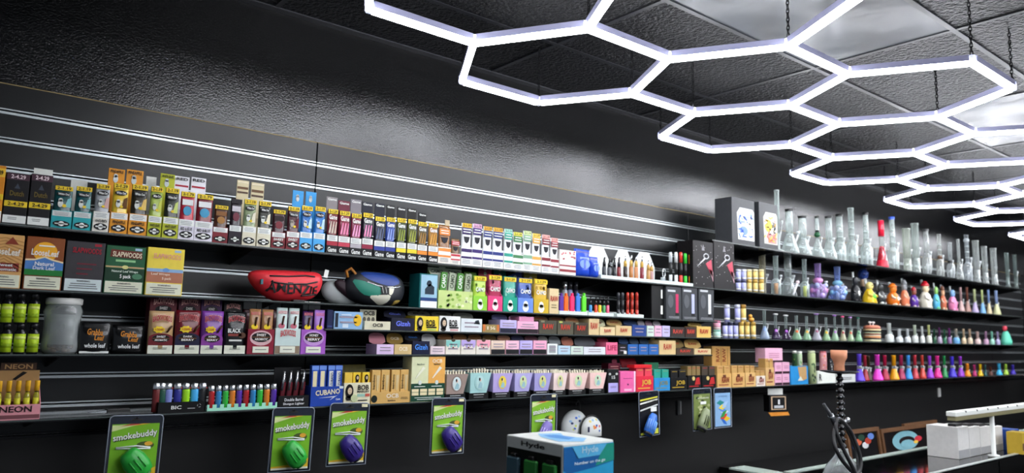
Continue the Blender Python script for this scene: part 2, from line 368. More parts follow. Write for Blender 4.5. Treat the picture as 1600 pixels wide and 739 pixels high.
def cigarillo(x0, x1, yt, what, tray, pch, price='2-1.19', style='owl', name=None, lid=None, band=WHITE, tab=YEL, fg=WHITE, art='#d8dcd4', sh='1', split=.42, extra=None):
    X, Y, Z, w, h = spot(sh, x0, x1, yt)
    h = max(h, .05); ht = h * split; d = .09
    t = thing('cigarillo_carton', what, 'carton', (X, Y, Z), 0, 'open cigarillo cartons on the long shelf')
    if lid:
        la, lb, lt, lc, ltx, kind = lid; k1 = Xat((la + lb) / 2, Y, SZ[sh] + h) / Y
        Yb = min(max(X / k1, Y + .016), Y + d - .002); d = Yb - Y     # the lid stands where the carton's own back is
        a = max(Xat(la, Yb, Z + h), X - w / 2); b = min(Xat(lb, Yb, Z + h), X + w / 2); zz = Zat(lt, (a + b) / 2, Yb) - Z
        G().bbox(a - X, b - X, d - .0012, d + .0012, h * .4, zz).obj('lid', lc, t)
        lw = b - a; lx = (a + b) / 2 - X
        if ltx: text(t, ltx, lx, zz - lw * .2, lw * .8, lw * .2, BLK if kind != 'dark' else WHITE, d - .0012)
        if kind == 'owl': owl(t, lx - lw * .05, zz - lw * .72, lw * .25, d - .0012)
        if kind == 'coffee':
            for q0, q1, qc in ((.55, .75, '#6a4a2c'), (.95, 1.1, '#4a3220'), (.1, .22, '#f0e6c8')): plate(t, 'print', lx - lw * .45, lx + lw * .45, zz - lw * q1, zz - lw * q0, qc, d - .0012)
        if kind == 'stripe': plate(t, 'print', lx - lw * .45, lx + lw * .45, zz - lw * .75, zz - lw * .62, '#a81d35', d - .0012)
    tray_geo(w, d, ht, max(ht, min(h * .5, ht * 1.2))).obj('tray', tray, t)
    if style in ('owl', 'plain'):
        plate(t, 'warning_label', -w * .47, w * .47, ht * .68, ht * .97, band); lines(t, -w * .4, w * .35, ht * .72, ht * .94, 3, '#8b9096')
        if name: text(t, name, 0, ht * .54, w * .72, ht * .15, BLK if tray not in ('#7c1f2a', '#2a1c2b') else WHITE)
        oval_logo(t, w, ht * .26, ht * .17, 0, fg)
    elif style == 'game':
        plate(t, 'warning_label', -w * .47, w * .47, ht * .66, ht * .97, band); lines(t, -w * .4, w * .35, ht * .7, ht * .93, 3, '#6b6f75')
        plate(t, 'colour_band', -w * .49, w * .49, ht * .42, ht * .64, name)
        text(t, 'Game', 0, ht * .2, w * .78, ht * .26, WHITE)
    elif style == 'white':
        plate(t, 'colour_band', -w * .49, w * .49, ht * .76, ht * .95, name); plate(t, 'colour_band', -w * .49, w * .49, ht * .4, ht * .52, name)
        lines(t, -w * .4, w * .35, ht * .1, ht * .36, 3, '#7d828a')
    # the pouch standing in the tray
    p = thing('cigarillo_pouch', None, 'pouch', (X + random.uniform(-.0005, .0005), Y + .003, Z + .002), 0, 'pouches standing in the cigarillo cartons')
    p['label'] = 'pouch standing in the ' + what.split(' with ')[0].split(',')[0]
    pw, ph = w * .88, h - .002; pz = ht
    pouch_geo(pw, ph, .010).obj('sachet', foil(pch), p)
    y = .0006 - .0008
    if tab:
        tw = pw * .98; plate(p, 'price_tab', -tw / 2, tw / 2, ph * .9, ph * 1.0, tab, 0, 1)
        text(p, price, 0, ph * .95, tw * .8, ph * .065, BLK, 0, 2)
    yy = -.0005
    if style == 'owl':
        disc(p, 'emblem', 0, ph * .81, pw * .4, ph * .05, BLK, yy); text(p, 'White Owl', 0, ph * .81, pw * .62, ph * .05, WHITE, yy)
        owl(p, -pw * .14, ph * .58, pw * .24, yy, art); poly(p, 'print', [(pw * .1, ph * .5), (pw * .45, ph * .5), (pw * .45, ph * .74), (pw * .25, ph * .7)], extra or '#e9d98c', yy)
        disc(p, 'sticker', pw * .08, ph * .53, pw * .12, pw * .1, YEL, yy, 4, 10)
    elif style == 'plain':
        plate(p, 'print', -pw * .4, pw * .4, ph * .72, ph * .84, extra or WHITE, yy); disc(p, 'print', 0, ph * .6, pw * .3, ph * .1, art, yy)
    elif style == 'game':
        text(p, 'Game', 0, ph * .82, pw * .8, ph * .11, WHITE, yy)
        for k in range(3): poly(p, 'print', [(pw * (-.4 + .28 * k), ph * .45), (pw * (-.22 + .28 * k), ph * .45), (pw * (-.1 + .26 * k), ph * .72), (pw * (-.2 + .26 * k), ph * .72)], art, yy)
    elif style == 'white':
        plate(p, 'print', -pw * .48, pw * .48, ph * .74, ph * .9, name, yy); lines(p, -pw * .42, pw * .42, ph * .76, ph * .89, 2, WHITE, yy, 3)
        poly(p, 'emblem', [(-pw * .32, ph * .68), (-pw * .2, ph * .56), (0, ph * .52), (pw * .2, ph * .56), (pw * .32, ph * .68)], '#1b1b26', yy)
    return t
OR, LI, BR = '#e79a26', '#b9c02c', '#7c1f2a'
# two wide black cartons at the left end, and the yellow one cut by the frame
for i, (a, b, yt) in enumerate(((2, 40, 271), (41, 76, 273))):
    t, w, h = box_thing('cigar_carton', ORD[i] + ' of two wide black cigar cartons with yellow price strips', 'carton', '1', a, b, yt, '#17131a', .1)
    plate(t, 'header', -w * .49, w * .49, h * .87, h * .99, '#4a2f3c'); text(t, '2-4.29', 0, h * .93, w * .62, h * .08, '#f0d9de')
    text(t, 'Dutch', 0, h * .6, w * .6, h * .1, '#6a5a22'); poly(t, 'print', [(-w * .12, h * .7), (w * .12, h * .7), (0, h * .8)], '#3d4450')
    plate(t, 'price_strip', -w * .49, w * .49, h * .34, h * .45, YEL); text(t, '2-4.29', 0, h * .395, w * .7, h * .07, BLK)
    plate(t, 'warning_label', -w * .49, w * .49, h * .02, h * .17, WHITE); lines(t, -w * .3, w * .1, h * .08, h * .14, 2)
t, w, h = box_thing('cigar_carton', 'orange and yellow cigar carton cut off by the left edge', 'carton', '1', -26, 1, 258, '#d98a1e', .1)
plate(t, 'header', -w * .49, w * .49, h * .8, h * .95, '#f2c437'); text(t, '2-1.29', 0, h * .875, w * .7, h * .08, BLK); plate(t, 'price_strip', -w * .49, w * .49, h * .4, h * .5, YEL); plate(t, 'warning_label', -w * .49, w * .49, .002, h * .2, WHITE)
for i, (a, b, yt, yb) in enumerate(((44, 74, 261, 285), (104, 130, 279, 296), (222, 238, 274, 292))):
    Y = FRONT + .155; X0 = Xat(a, Y, SZ['1']); X1 = Xat(b, Y, SZ['1']); h = Zat(yt, X0, Y) - SZ['1']
    t = thing('blank_card', ['blank white card standing behind the wide black cartons', 'blank white card standing behind the teal cartons', 'blank pale card standing behind the orange cartons'][i], 'card', ((X0 + X1) / 2, Y, SZ['1']))
    w2 = (X1 - X0) / 2
    G().box(-w2, w2, 0, .002, 0, h).obj('card_sheet', '#e8ebe4', t, (0, 0, 0), (-.06, 0, 0)); G().box(-w2, w2, .002, .03, 0, .0015).obj('foot_fold', '#e8ebe4', t)
cigarillo(78, 111, 291, 'first teal carton with dark teal pouch and yellow tab', '#25a5ab', '#0d4a4c', '2-1.19', 'owl', None, band='#e2e6e2', extra='#86c7c9')
cigarillo(112, 141, 292, 'second teal carton with dark teal pouch and yellow tab', '#25a5ab', '#0d4a4c', '2-1.19', 'owl', None, band='#e2e6e2', extra='#86c7c9')
cigarillo(143, 169, 288, 'white carton with silver pouch beside the teal cartons', '#e8e4d8', '#a9adb0', '2-1.39', 'owl', 'WHITE PEACH', extra='#dcb3ac')
cigarillo(170, 198, 287, 'first orange carton with bird lid', OR, '#e9c736', '2-1.29', 'owl', 'PINEAPPLE', lid=(167, 193, 264, OR, 'PINEAPPLE', 'owl'), extra='#6b4413')
cigarillo(199, 228, 289, 'second orange carton with bird lid', OR, '#26210f', '2-1.19', 'owl', 'PINEAPPLE', lid=(196, 222, 266, OR, 'PINEAPPLE', 'owl'), extra='#f2cf74')
cigarillo(229, 251, 292, 'first lime carton with pale green pouch', LI, '#aec45a', '2-1.19', 'owl', 'WHITE GRAPE', extra='#d7e05c')
cigarillo(252, 277, 294, 'second lime carton with black pouch', LI, '#1b2416', '2-1.19', 'owl', 'WHITE GRAPE', lid=(249, 272, 272, LI, 'WHITE GRAPE', 'owl'), extra='#cfe07f')
for i, (a, b, yt, lid) in enumerate(((277, 302, 300, (271, 294, 276)), (302, 331, 304, (297, 320, 278)))):
    cigarillo(a, b, yt, ORD[i] + ' white carton printed red and blue', '#e7e3ee', ['#b8263a', '#7c1422'][i], '2-1.79', 'plain', 'RED & BLUE', lid=(lid[0], lid[1], lid[2], '#ecebf0', 'RED', 'stripe'), art='#4aa0c9', extra='#f2f2f2')
cigarillo(331, 355, 321, 'red-brown carton with brown pouch left of the cream lids', BR, '#4a2411', '2-1.79', 'plain', None, art='#a8763a', extra='#8a5a2c')
cigarillo(356, 376, 311, 'black and plum carton below the cream lids', '#2a1c2b', '#241620', '2-1.19', 'plain', None, tab='#2b1d2a', art='#6d2a3a', extra='#cfc9cf')
cigarillo(377, 399, 312, 'first cream carton with coffee-coloured lid', '#e3ddc4', '#8a9a72', '2-1.19', 'owl', None, lid=(363, 387, 282, '#d8cba4', None, 'coffee'), extra='#f1ead0')
cigarillo(400, 422, 315, 'second cream carton with coffee-coloured lid', '#e3ddc4', '#33342a', '2-1.79', 'owl', None, lid=(388, 411, 286, '#d8cba4', None, 'coffee'), extra='#f1ead0')
cigarillo(423, 445, 328, 'first maroon carton beside the blue cartons', BR, '#3e1420', '2-1.79', 'plain', 'SWEET', art='#7a2a32', extra='#2b1418')
cigarillo(446, 467, 323, 'second maroon carton beside the blue cartons', BR, '#481722', '2-1.19', 'owl', 'SWEET', art='#b4a89a', extra='#701b28')
SB = '#4aa9e6'
cigarillo(467, 487, 322, 'first sky blue carton with bird lid', SB, '#1d6fc0', '2-1.19', 'owl', None, lid=(452, 473, 298, '#3d9fe0', None, 'owl'), extra='#bfe3fa')
cigarillo(488, 507, 323, 'second sky blue carton with bird lid', SB, '#2779c7', '2-1.19', 'owl', None, lid=(473, 493, 300, '#3d9fe0', None, 'owl'), extra='#bfe3fa')
gm = [(509, 527, 327, '#a8283a', '#7a1f28', '#d8c6b6', (508, 528, 308, '#8d8587')), (527, 546, 330, '#c43a50', '#8d1f3c', '#f08ab4', (528, 547, 314, '#6a1f35')), (546, 564, 334, '#b0aab0', '#7e2440', '#f3a2cd', (547, 565, 312, '#807a80')),
      (564, 582, 333, '#8d1f3c', '#2b2430', '#f28fc0', (565, 584, 316, '#15182e')), (583, 601, 339, '#2c3f96', '#15192e', '#55607f', (585, 602, 318, '#15182e')), (601, 617, 340, '#2c3f96', '#25439a', '#8aa0e0', (603, 620, 321, '#141418')),
      (618, 634, 341, '#e2cf2a', '#3f4a1b', '#8d9a34', (620, 636, 324, '#17161a')), (635, 651, 343, '#e2cf2a', '#51571e', '#9aa03a', (636, 653, 326, '#1a1713')), (651, 667, 347, '#f08a2c', '#5a4a1e', '#a2742a', (653, 670, 333, '#131317')), (668, 684, 349, '#f08a2c', '#a8741e', '#d89a3a', None)]
gn = ['brick red', 'rose', 'grey', 'plum', 'navy', 'blue', 'olive', 'yellow', 'amber', 'orange']
for i, (a, b, yt, bc, pc, ac, lid) in enumerate(gm):
    cigarillo(a, b, yt, '%s of the ten black cartons, its band %s' % (ORD[i], gn[i] if gn[i] != 'plum' else 'wine red'), '#15141a', pc, '2-1.29', 'game', bc, lid=(lid[0], lid[1], lid[2], lid[3], 'Game', 'dark') if lid else None, art=ac)
cigarillo(684, 704, 352, 'orange and white carton with brown pouch after the black cartons', '#eee9de', '#8a5a2a', '2-1.19', 'white', '#ef8a3a', lid=(695, 712, 344, '#b9a98a', None, ''), tab=None, extra='GOLD')
cigarillo(704, 719, 373, 'short white and red carton with brown lid', '#eee9de', '#6b4a24', '2-1.19', 'white', '#c23a45', tab=None, extra='RED')
wl = [(720, 737, 349, '#37205e', 'TRU', 'first purple-banded'), (737, 753, 350, '#3d2870', 'TRU', 'second purple-banded'), (754, 769, 354, '#23327c', 'TRU', 'first navy-banded'), (769, 786, 356, '#23327c', 'TRU', 'second navy-banded'),
      (787, 801, 358, '#2b9a86', 'MINT', 'turquoise-banded'), (801, 817, 363, '#3c7a4a', 'GREEN', 'dark green-banded'), (817, 831, 361, '#7fa88a', 'CREAM', 'pale green-banded'), (831, 845, 365, '#d9a24a', 'HONEY', 'amber-banded'),
      (846, 860, 367, '#7d1f2c', 'RED', 'first wine-banded'), (860, 873, 372, '#8c2a36', 'RED', 'second wine-banded')]
for i, (a, b, yt, c, tx_, n) in enumerate(wl):
    cigarillo(a, b, yt, n + ' white carton in the middle of the long shelf', '#eff0ee', '#e6e8ea', '2-1.19', 'white', c, tab=['#e8b820', '#d9a6c8', '#e0a82a', '#e0a82a', '#9fd6c4', '#d6cf4a', '#cfe3a0', '#e8c24a', '#f0a8a0', '#eba59c'][i], extra=tx_)
t, w, h = box_thing('cigarillo_box', 'low white box with red dotted print beside the blue foil bags', 'box', '1', 874, 900, 391, '#e9e1dc', .09)
plate(t, 'print', -w * .49, w * .49, h * .12, h * .22, '#8d2a33'); plate(t, 'print', -w * .49, w * .49, h * .34, h * .4, '#8d2a33')
for i in range(14): disc(t, 'print', random.uniform(-.44, .44) * w, random.uniform(.55, .95) * h, w * .05, h * .035, '#c56a6c', 0, 2, 8)
for i, (a, b, yt) in enumerate(((902, 926, 389), (926, 939, 401))):
    X, Y, Z, w, h = spot('1', a, b, yt); t = thing('foil_bag', ['taller', 'shorter'][i] + ' crinkled royal blue foil bag on the long shelf', 'bag', (X, Y, Z))
    pouch_geo(w, h, .05).obj('sachet', foil('#1f49c8'), t)
    plate(t, 'seal', -w * .48, w * .48, h * .86, h * .93, foil('#16318f'), .022, 1); disc(t, 'print', 0, h * .45, w * .34, h * .16, '#7f9fe8', .002, 2); plate(t, 'print', -w * .3, w * .3, h * .62, h * .7, '#9db4ee', .004)

# ------------------------------------------------------------------ torches, pens and dark boxes at the end of the long shelf
def acrylic_tray(sh, x0, x1, label, hh=.016, d=.07, col='#d9e6e2'):
    X, Y, Z, w, h = spot(sh, x0, x1, 400, .004); t = thing('acrylic_tray', label, 'tray', (X, Y, Z)); tray_geo(w, d, hh, hh * 1.6, .002).obj('tray_body', mat(col, .25), t)
    return X, Y, Z, w
acrylic_tray('1', 939, 1088, 'long white acrylic tray holding torches and two-tone pens')
for i, (a, b, yt) in enumerate(((914, 953, 385), (958, 988, 390), (990, 1023, 394))):
    Y = FRONT + .12; Z = SZ['1']; X0, X1 = Xat(a, Y, Z), Xat(b, Y, Z); hh = Zat(yt, (X0 + X1) / 2, Y) - Z; w = X1 - X0
    t = thing('display_board', ORD[i] + ' white board with cut corners behind the torches, counted from the blue bags', 'board', ((X0 + X1) / 2, Y, Z), 0, 'white boards behind torches')
    G().prism([(-w / 2, 0), (w / 2, 0), (w / 2, hh * .55), (w * .22, hh), (-w * .2, hh), (-w / 2, hh * .6)], 0, .004).obj('board', '#e6eae8', t); G().box(-w / 2, w / 2, .004, .03, 0, .003).obj('foot', '#d5dad8', t)
def torch(sh, px, yt, wp, label, body, top, group, name='torch_lighter', back=.02, metal=False):
    Z = SZ[sh] + .0022; Y = FRONT + back; X = Xat(px, Y, Z); h = Zat(yt, X, Y) - Z; r = wp / 2 * mpp(px, X, Y, Z)
    t = thing(name, label, 'lighter', (X, Y, Z), 0, group)
    G().lathe([(r * .92, 0), (r, h * .03), (r, h * .52), (r * .85, h * .56)], 12, sy=.8).obj('body', foil(body), t)
    G().lathe([(r * .8, h * .56), (r * .8, h * .74), (r * .5, h * .8)], 12, sy=.8).obj('trigger_head', foil(top), t)
    G().tube([(0, 0, h * .78), (0, 0, h * .9), (r * .35, 0, h)], r * .38, 8).obj('nozzle', M_STEEL if metal else foil(top), t)
    return t
tc = [(944, 402, '#3b3f44', '#17181b'), (952, 404, '#4a4e54', '#17181b'), (960, 403, '#26282c', '#101114'), (967, 402, '#7a1f24', '#15151a'), (977, 400, '#26180c', '#c9a24a'), (986, 399, '#b8763a', '#d2ac58'), (994, 400, '#c98a5a', '#d2ac58'), (1003, 401, '#7d2430', '#c9a24a'), (1013, 407, '#b98a4a', '#caa35a'), (1018, 410, '#b08a86', '#c99f58')]
tn = ['grey', 'slate', 'black', 'dark red', 'dark brown', 'copper', 'peach', 'wine', 'tan', 'dusty pink']
for i, (px, yt, c, tp) in enumerate(tc): torch('1', px, yt, 7.5, '%s table torch in the long white tray, %s from the left' % (tn[i], ORD[i]), c, tp, 'torches in the long white tray', back=.032, metal=i >= 4)
Z = SZ['1'] + .0022; Y = FRONT + .03; X = Xat(1036, Y, Z)
t = thing('carabiner_torch', 'clear torch with a steel carabiner clip beside the two-tone pens', 'lighter', (X, Y, Z)); G().bbox(-.012, .012, -.008, .008, 0, .035).obj('body', glass('#c9d2d6', .5), t)
G().tube([(.012 + .011 * math.cos(a) - .004, 0, .058 + .024 * math.sin(a)) for a in [2 * PI * k / 12 for k in range(13)]], .003, 6).obj('carabiner', M_STEEL, t)
def pen(sh, px, yt, wp, label, c, mid, group, back=.03):
    Z = SZ[sh] + .0022; Y = FRONT + back; X = Xat(px, Y, Z); h = Zat(yt, X, Y) - Z; r = wp / 2 * mpp(px, X, Y, Z)
    t = thing('vape_pen', label, 'pen', (X, Y, Z), 0, group)
    G().lathe([(r, 0), (r, h * .3)], 10).obj('lower_barrel', foil(c), t); G().lathe([(r * .95, h * .3), (r * .95, h * .68)], 10).obj('grip', mat(mid, .4), t); G().lathe([(r, h * .68), (r, h * .95), (r * .7, h)], 10).obj('cap', foil(c), t)
for px, yt, c, n in ((1048, 394, '#cdd2d6', 'silver'), (1056.5, 394, '#e8ebea', 'white'), (1064, 394, '#d63a2c', 'red'), (1071, 396, '#3fd03f', 'green'), (1078.5, 396, '#f08a20', 'orange')):
    pen('1', px, yt, 5.6, n + ' and black two-tone pen at the end of the long tray', c, '#17181a', 'two-tone pens')
def star_box(a, b, yt, label):
    t, w, h = box_thing('vaporizer_box', label, 'box', '1', a, b, yt, '#1a1418', .11, .003)
    for i in range(26): disc(t, 'star_print', random.uniform(-.46, .46) * w, random.uniform(.06, .95) * h, h * .008, h * .008, '#c9bfc2', 0, 1, 6)
    poly(t, 'flame_logo', [(-w * .07, h * .8), (w * .07, h * .8), (0, h * .93)], '#8d8a90')
    poly(t, 'product_print', [(w * .12, h * .52), (w * .4, h * .62), (w * .48, h * .2)], '#c5485c'); poly(t, 'product_print', [(w * .28, h * .42), (w * .48, h * .36), (w * .48, h * .14)], '#e8b6c2')
    G().tube([(w * (.14 + .12 * math.cos(q)), -.001, h * (.68 + .055 * math.sin(q))) for q in [2 * PI * k / 10 for k in range(11)]], h * .012, 5).tube([(-w * .3, -.001, h * .44), (w * .06, -.001, h * .62)], [h * .004, h * .02], 5).obj('product_print', '#d8dade', t)
star_box(1083, 1115, 377, 'first black speckled box with a pink cone picture'); star_box(1116, 1148, 379, 'second black speckled box with a pink cone picture, beside jars')

# ------------------------------------------------------------------ second shelf: large pouches, waist bags, pastel wraps
def big_pack(a, b, yt, label, base):
    t, w, h = box_thing('tobacco_pack', label, 'carton', '2', a, b, yt, base, .09, .006)
    plate(t, 'warning_label', -w * .47, w * .47, h * .015, h * .25, '#e6e7cf' if base != '#3a383c' else '#d5e2e2')
    text(t, 'WARNING:', 0, h * .21, w * .36, h * .035, '#33363a'); lines(t, -w * .38, w * .38, h * .05, h * .18, 3, '#44474b')
    return t, w, h
t, w, h = big_pack(-30, 31, 366, 'tan leaf-striped tobacco carton cut by the left edge', '#d7a563')
for k in range(9): poly(t, 'leaf_print', [(-w * .5, h * (.3 + .07 * k)), (-w * .5, h * (.32 + .07 * k)), (0, h * (.5 + .056 * k)), (0, h * (.48 + .056 * k))], '#b98446', 0, 1); poly(t, 'leaf_print', [(w * .5, h * (.3 + .07 * k)), (0, h * (.48 + .056 * k)), (0, h * (.5 + .056 * k)), (w * .5, h * (.32 + .07 * k))], '#b98446', 0, 1)
poly(t, 'roof_print', [(0, h * .82), (w * .36, h * .82), (w * .18, h * .96)], '#8d3a24'); text(t, 'LooseLeaf', w * .02, h * .68, w * .8, h * .13, '#f1ead8', 0, 3, -.05)
plate(t, 'flavour_band', -w * .3, w * .42, h * .31, h * .47, '#8a3328'); text(t, 'Sweet', w * .05, h * .43, w * .4, h * .055, WHITE); text(t, 'Aromatic', w * .06, h * .35, w * .6, h * .055, WHITE)
t, w, h = big_pack(34, 95, 371, 'tobacco carton with orange sun over blue mountains', '#8a4a22')
disc(t, 'sun_print', 0, h * .72, w * .32, h * .19, '#f2b024', 0, 2, 24)
poly(t, 'mountain_print', [(-w * .5, h * .28), (w * .5, h * .28), (w * .5, h * .52), (w * .2, h * .56), (0, h * .61), (-w * .25, h * .55), (-w * .5, h * .54)], '#4d7fc0', 0, 3)
poly(t, 'snow_print', [(w * .5, h * .52), (w * .5, h * .55), (w * .2, h * .59), (0, h * .64), (-w * .25, h * .58), (-w * .5, h * .57), (-w * .5, h * .54), (-w * .25, h * .55), (0, h * .61), (w * .2, h * .56)], '#f0d9a8', 0, 3)
plate(t, 'forest_print', -w * .5, w * .5, h * .27, h * .38, '#1f7a34', 0, 4); text(t, 'LooseLeaf', 0, h * .7, w * .72, h * .12, '#f6f1e2', 0, 5, -.04); plate(t, 'print', -w * .18, w * .24, h * .82, h * .845, '#f3efe4', 0, 4)
text(t, 'Natural', 0, h * .49, w * .5, h * .075, '#eef1f4', 0, 5); text(t, 'Dark Leaf', 0, h * .41, w * .58, h * .07, '#d6dfe8', 0, 5)
for a, b, yt, lab, base, fg, sub in ((97, 159, 378, 'dark grey tobacco carton with red lettering', '#3a383c', '#a3182c', None), (160, 223, 385, 'green tobacco carton with cream label beside the yellow one', '#1f5a38', '#f0dfc0', 'g'), (225, 284, 388, 'yellow, blue and brown tobacco carton', '#f2d94e', '#e8a48c', 'y')):
    t, w, h = big_pack(a, b, yt, lab, base)
    if sub == 'g':
        plate(t, 'lower_band', -w * .49, w * .49, h * .27, h * .52, '#123a24', 0, 1); plate(t, 'rule', -w * .49, w * .49, h * .54, h * .57, '#c9a878', 0, 1); disc(t, 'medal', 0, h * .555, w * .08, h * .04, '#d8d68a')
        plate(t, 'print', -w * .25, w * .25, h * .665, h * .71, '#8fc58a'); text(t, 'Natural Leaf Wraps', 0, h * .46, w * .66, h * .06, '#cfe0cf', 0, 3); text(t, '5 pack', w * .02, h * .35, w * .28, h * .1, WHITE, 0, 3); disc(t, 'seal_print', w * .32, h * .37, w * .13, h * .06, '#4b7f5f')
        poly(t, 'logo_back', [(-w * .4, h * .76), (w * .42, h * .74), (w * .4, h * .9), (-w * .38, h * .92)], '#6b2a1e', 0, 1)
    if sub == 'y':
        plate(t, 'rule', -w * .49, w * .49, h * .49, h * .56, '#8fb6dc', 0, 1); plate(t, 'lower_band', -w * .49, w * .49, h * .27, h * .49, '#b8765a', 0, 1); disc(t, 'medal', w * .02, h * .535, w * .09, h * .045, '#6f9fd6')
        text(t, 'Leaf Wraps', -w * .12, h * .44, w * .5, h * .06, '#f0dcc8', 0, 3); text(t, '5 pack', w * .05, h * .35, w * .25, h * .07, '#f0dcc8', 0, 3)
    if sub is None:
        for k in range(3): plate(t, 'print', -w * .2, w * (.1 + .1 * k), h * (.34 + .1 * k), h * (.37 + .1 * k), '#66222e')
    text(t, 'SLAPWOODS', w * .03, h * .82, w * .74, h * .11, fg, 0, 4, -.02); plate(t, 'print', w * .22, w * .4, h * .92, h * .97, '#a8c6dc' if sub else '#a3182c')

# inflated soft shapes
def star_r(outline, c, x, z):
    a = math.atan2(z - c[1], x - c[0]); n = len(outline)
    for i in range(n):
        p, q = outline[i], outline[(i + 1) % n]; d = (math.cos(a), math.sin(a)); ex, ez = q[0] - p[0], q[1] - p[1]; det = d[0] * -ez + ex * d[1]
        if abs(det) < 1e-9: continue
        s = ((p[0] - c[0]) * -ez + ex * (p[1] - c[1])) / det; u = (d[0] * (p[1] - c[1]) - d[1] * (p[0] - c[0])) / det
        if s > 0 and -1e-6 <= u <= 1 + 1e-6: return s
    return 1e-3
def smooth(o, n=3):
    for _ in range(n):
        q = []
        for i in range(len(o)):
            a, b = o[i], o[(i + 1) % len(o)]; q += [(a[0] * .75 + b[0] * .25, a[1] * .75 + b[1] * .25), (a[0] * .25 + b[0] * .75, a[1] * .25 + b[1] * .75)]
        o = q
    return o
def surf(outline, c, bulge, x, z):
    t = min(1, math.hypot(x - c[0], z - c[1]) / star_r(outline, c, x, z)); return -bulge * (1 - t ** 2.6) ** .5
def cushion(outline, c, bulge, back):
    n = len(outline); tt = [1, .985, .94, .85, .7, .5, .25]; v = []; g = G()
    for sgn, bl in ((1, bulge), (-1, back)):
        for t in tt:
            for x, z in outline: v.append((c[0] + (x - c[0]) * t, -sgn * bl * (1 - t ** 2.6) ** .5, c[1] + (z - c[1]) * t))
        v.append((c[0], -sgn * bl, c[1]))
    m = n * len(tt) + 1; f = []
    for k in (0, 1):
        for j in range(len(tt) - 1):
            for i in range(n):
                q = (k * m + j * n + i, k * m + j * n + (i + 1) % n, k * m + (j + 1) * n + (i + 1) % n, k * m + (j + 1) * n + i); f.append(q if k == 0 else q[::-1])
        for i in range(n):
            q = (k * m + (len(tt) - 1) * n + i, k * m + (len(tt) - 1) * n + (i + 1) % n, k * m + m - 1); f.append(q if k == 0 else q[::-1])
    return g.add(v, f, True)
def patch(pts, outline, c, bulge, off=.002):
    cx = sum(p[0] for p in pts) / len(pts); cz = sum(p[1] for p in pts) / len(pts); v = []; n = len(pts); tt = [1, .8, .6, .4, .2]
    for t in tt:
        for x, z in pts: X, Z = cx + (x - cx) * t, cz + (z - cz) * t; v.append((X, surf(outline, c, bulge, X, Z) - off, Z))
    v.append((cx, surf(outline, c, bulge, cx, cz) - off, cz)); f = []
    for j in range(len(tt) - 1): f += [(j * n + i, j * n + (i + 1) % n, (j + 1) * n + (i + 1) % n, (j + 1) * n + i) for i in range(n)]
    f += [((len(tt) - 1) * n + i, (len(tt) - 1) * n + (i + 1) % n, len(tt) * n) for i in range(n)]
    return G().add(v, f, True)
def soft_path(pts, outline, c, bulge, r, off=.001):
    q = []
    for (a, b) in zip(pts, pts[1:]):
        for k in range(6): x, z = a[0] + (b[0] - a[0]) * k / 6, a[1] + (b[1] - a[1]) * k / 6; q.append((x, surf(outline, c, bulge, x, z) - off, z))
    return G().tube(q, r, 6)
def px_frame(sh, ax, ay, by_, back):         # local frame of a soft thing: pixel -> local x,z on a plane parallel to the wall
    Y = FRONT + back; Z = SZ[sh]; X = Xat(ax, Y, Z)
    def L(px, py):
        zz = Z
        for _ in range(3): xx = Xat(px, Y, zz); zz = Zat(py, xx, Y)
        return (xx - X, zz - Z)
    return X, Y, Z, L
X, Y, Z, L = px_frame('2', 446, 0, 0, .07)
t = thing('waist_bag', 'red waist bag with black graffiti lettering lying on the second shelf', 'bag', (X, Y, Z))
ol = smooth([L(386, 426), L(393, 417), L(430, 417), L(470, 419), L(500, 421), L(504, 436), L(498, 452), L(484, 465), L(450, 467), L(425, 466), L(404, 452), L(392, 440)], 2); mz = min(p[1] for p in ol); ol = [(x, z - mz) for x, z in ol]; c = (0, .055)
RED = mat('#e5303a', .45)
cushion(ol, c, .055, .03).obj('pouch', RED, t)
LL = lambda a, b: (L(a, b)[0], L(a, b)[1] - mz)
soft_path([LL(414, 427), LL(440, 428), LL(470, 427), LL(487, 429)], ol, c, .055, .0032).obj('zip', M_BLACK, t); soft_path([LL(419, 437), LL(440, 440), LL(470, 440), LL(492, 436)], ol, c, .055, .003).obj('zip', M_BLACK, t)
vs, fs = text_mesh('AMENZIE'); x0, z0 = LL(450, 447); wd = LL(490, 447)[0] - LL(410, 447)[0]
G().add([(x0 + a * wd, surf(ol, c, .055, x0 + a * wd, z0 + b * .03 - a * .006) - .003, z0 + b * (.036 - .012 * math.sin(a * 20)) - a * .006) for a, b in vs], fs).obj('lettering', M_BLACK, t)
soft_path([LL(462, 458), LL(478, 457), LL(492, 455)], ol, c, .055, .003).obj('lettering', M_BLACK, t)
G().bbox(LL(448, 466)[0], LL(466, 466)[0], -.06, -.035, 0, .007).obj('buckle', M_BLACK, t); G().bbox(LL(400, 430)[0], LL(404, 430)[0], -.05, -.04, LL(402, 440)[1], LL(402, 432)[1]).obj('zip_pull', mat('#2f6f7a', .4), t)
a, b = LL(502, 424); G().box(-.008, .008, -.001, 0, -.014, .016).obj('hang_tag', WHITE, t, (a + .006, -.03, b), (0, .2, 0))
X, Y, Z, L = px_frame('2', 575, 0, 0, .08)
t = thing('waist_bag', 'patchwork waist bag in navy, green, cream and grey on second shelf', 'bag', (X, Y, Z))
ol = smooth([L(540, 425), L(556, 414), L(590, 417), L(618, 422), L(630, 434), L(631, 452), L(622, 468), L(598, 471), L(570, 470), L(548, 462), L(534, 446)], 2); mz = min(p[1] for p in ol); ol = [(x, z - mz) for x, z in ol]; c = (.01, .055); bu = .06
LL = lambda a, b: (L(a, b)[0], L(a, b)[1] - mz)
cushion(ol, c, bu, .03).obj('pouch', mat('#23262c', .5), t)
def sub(name, pts, col, off=.002): patch(smooth([LL(*p) for p in pts], 1), ol, c, bu, off).obj(name, mat(col, .5), t)
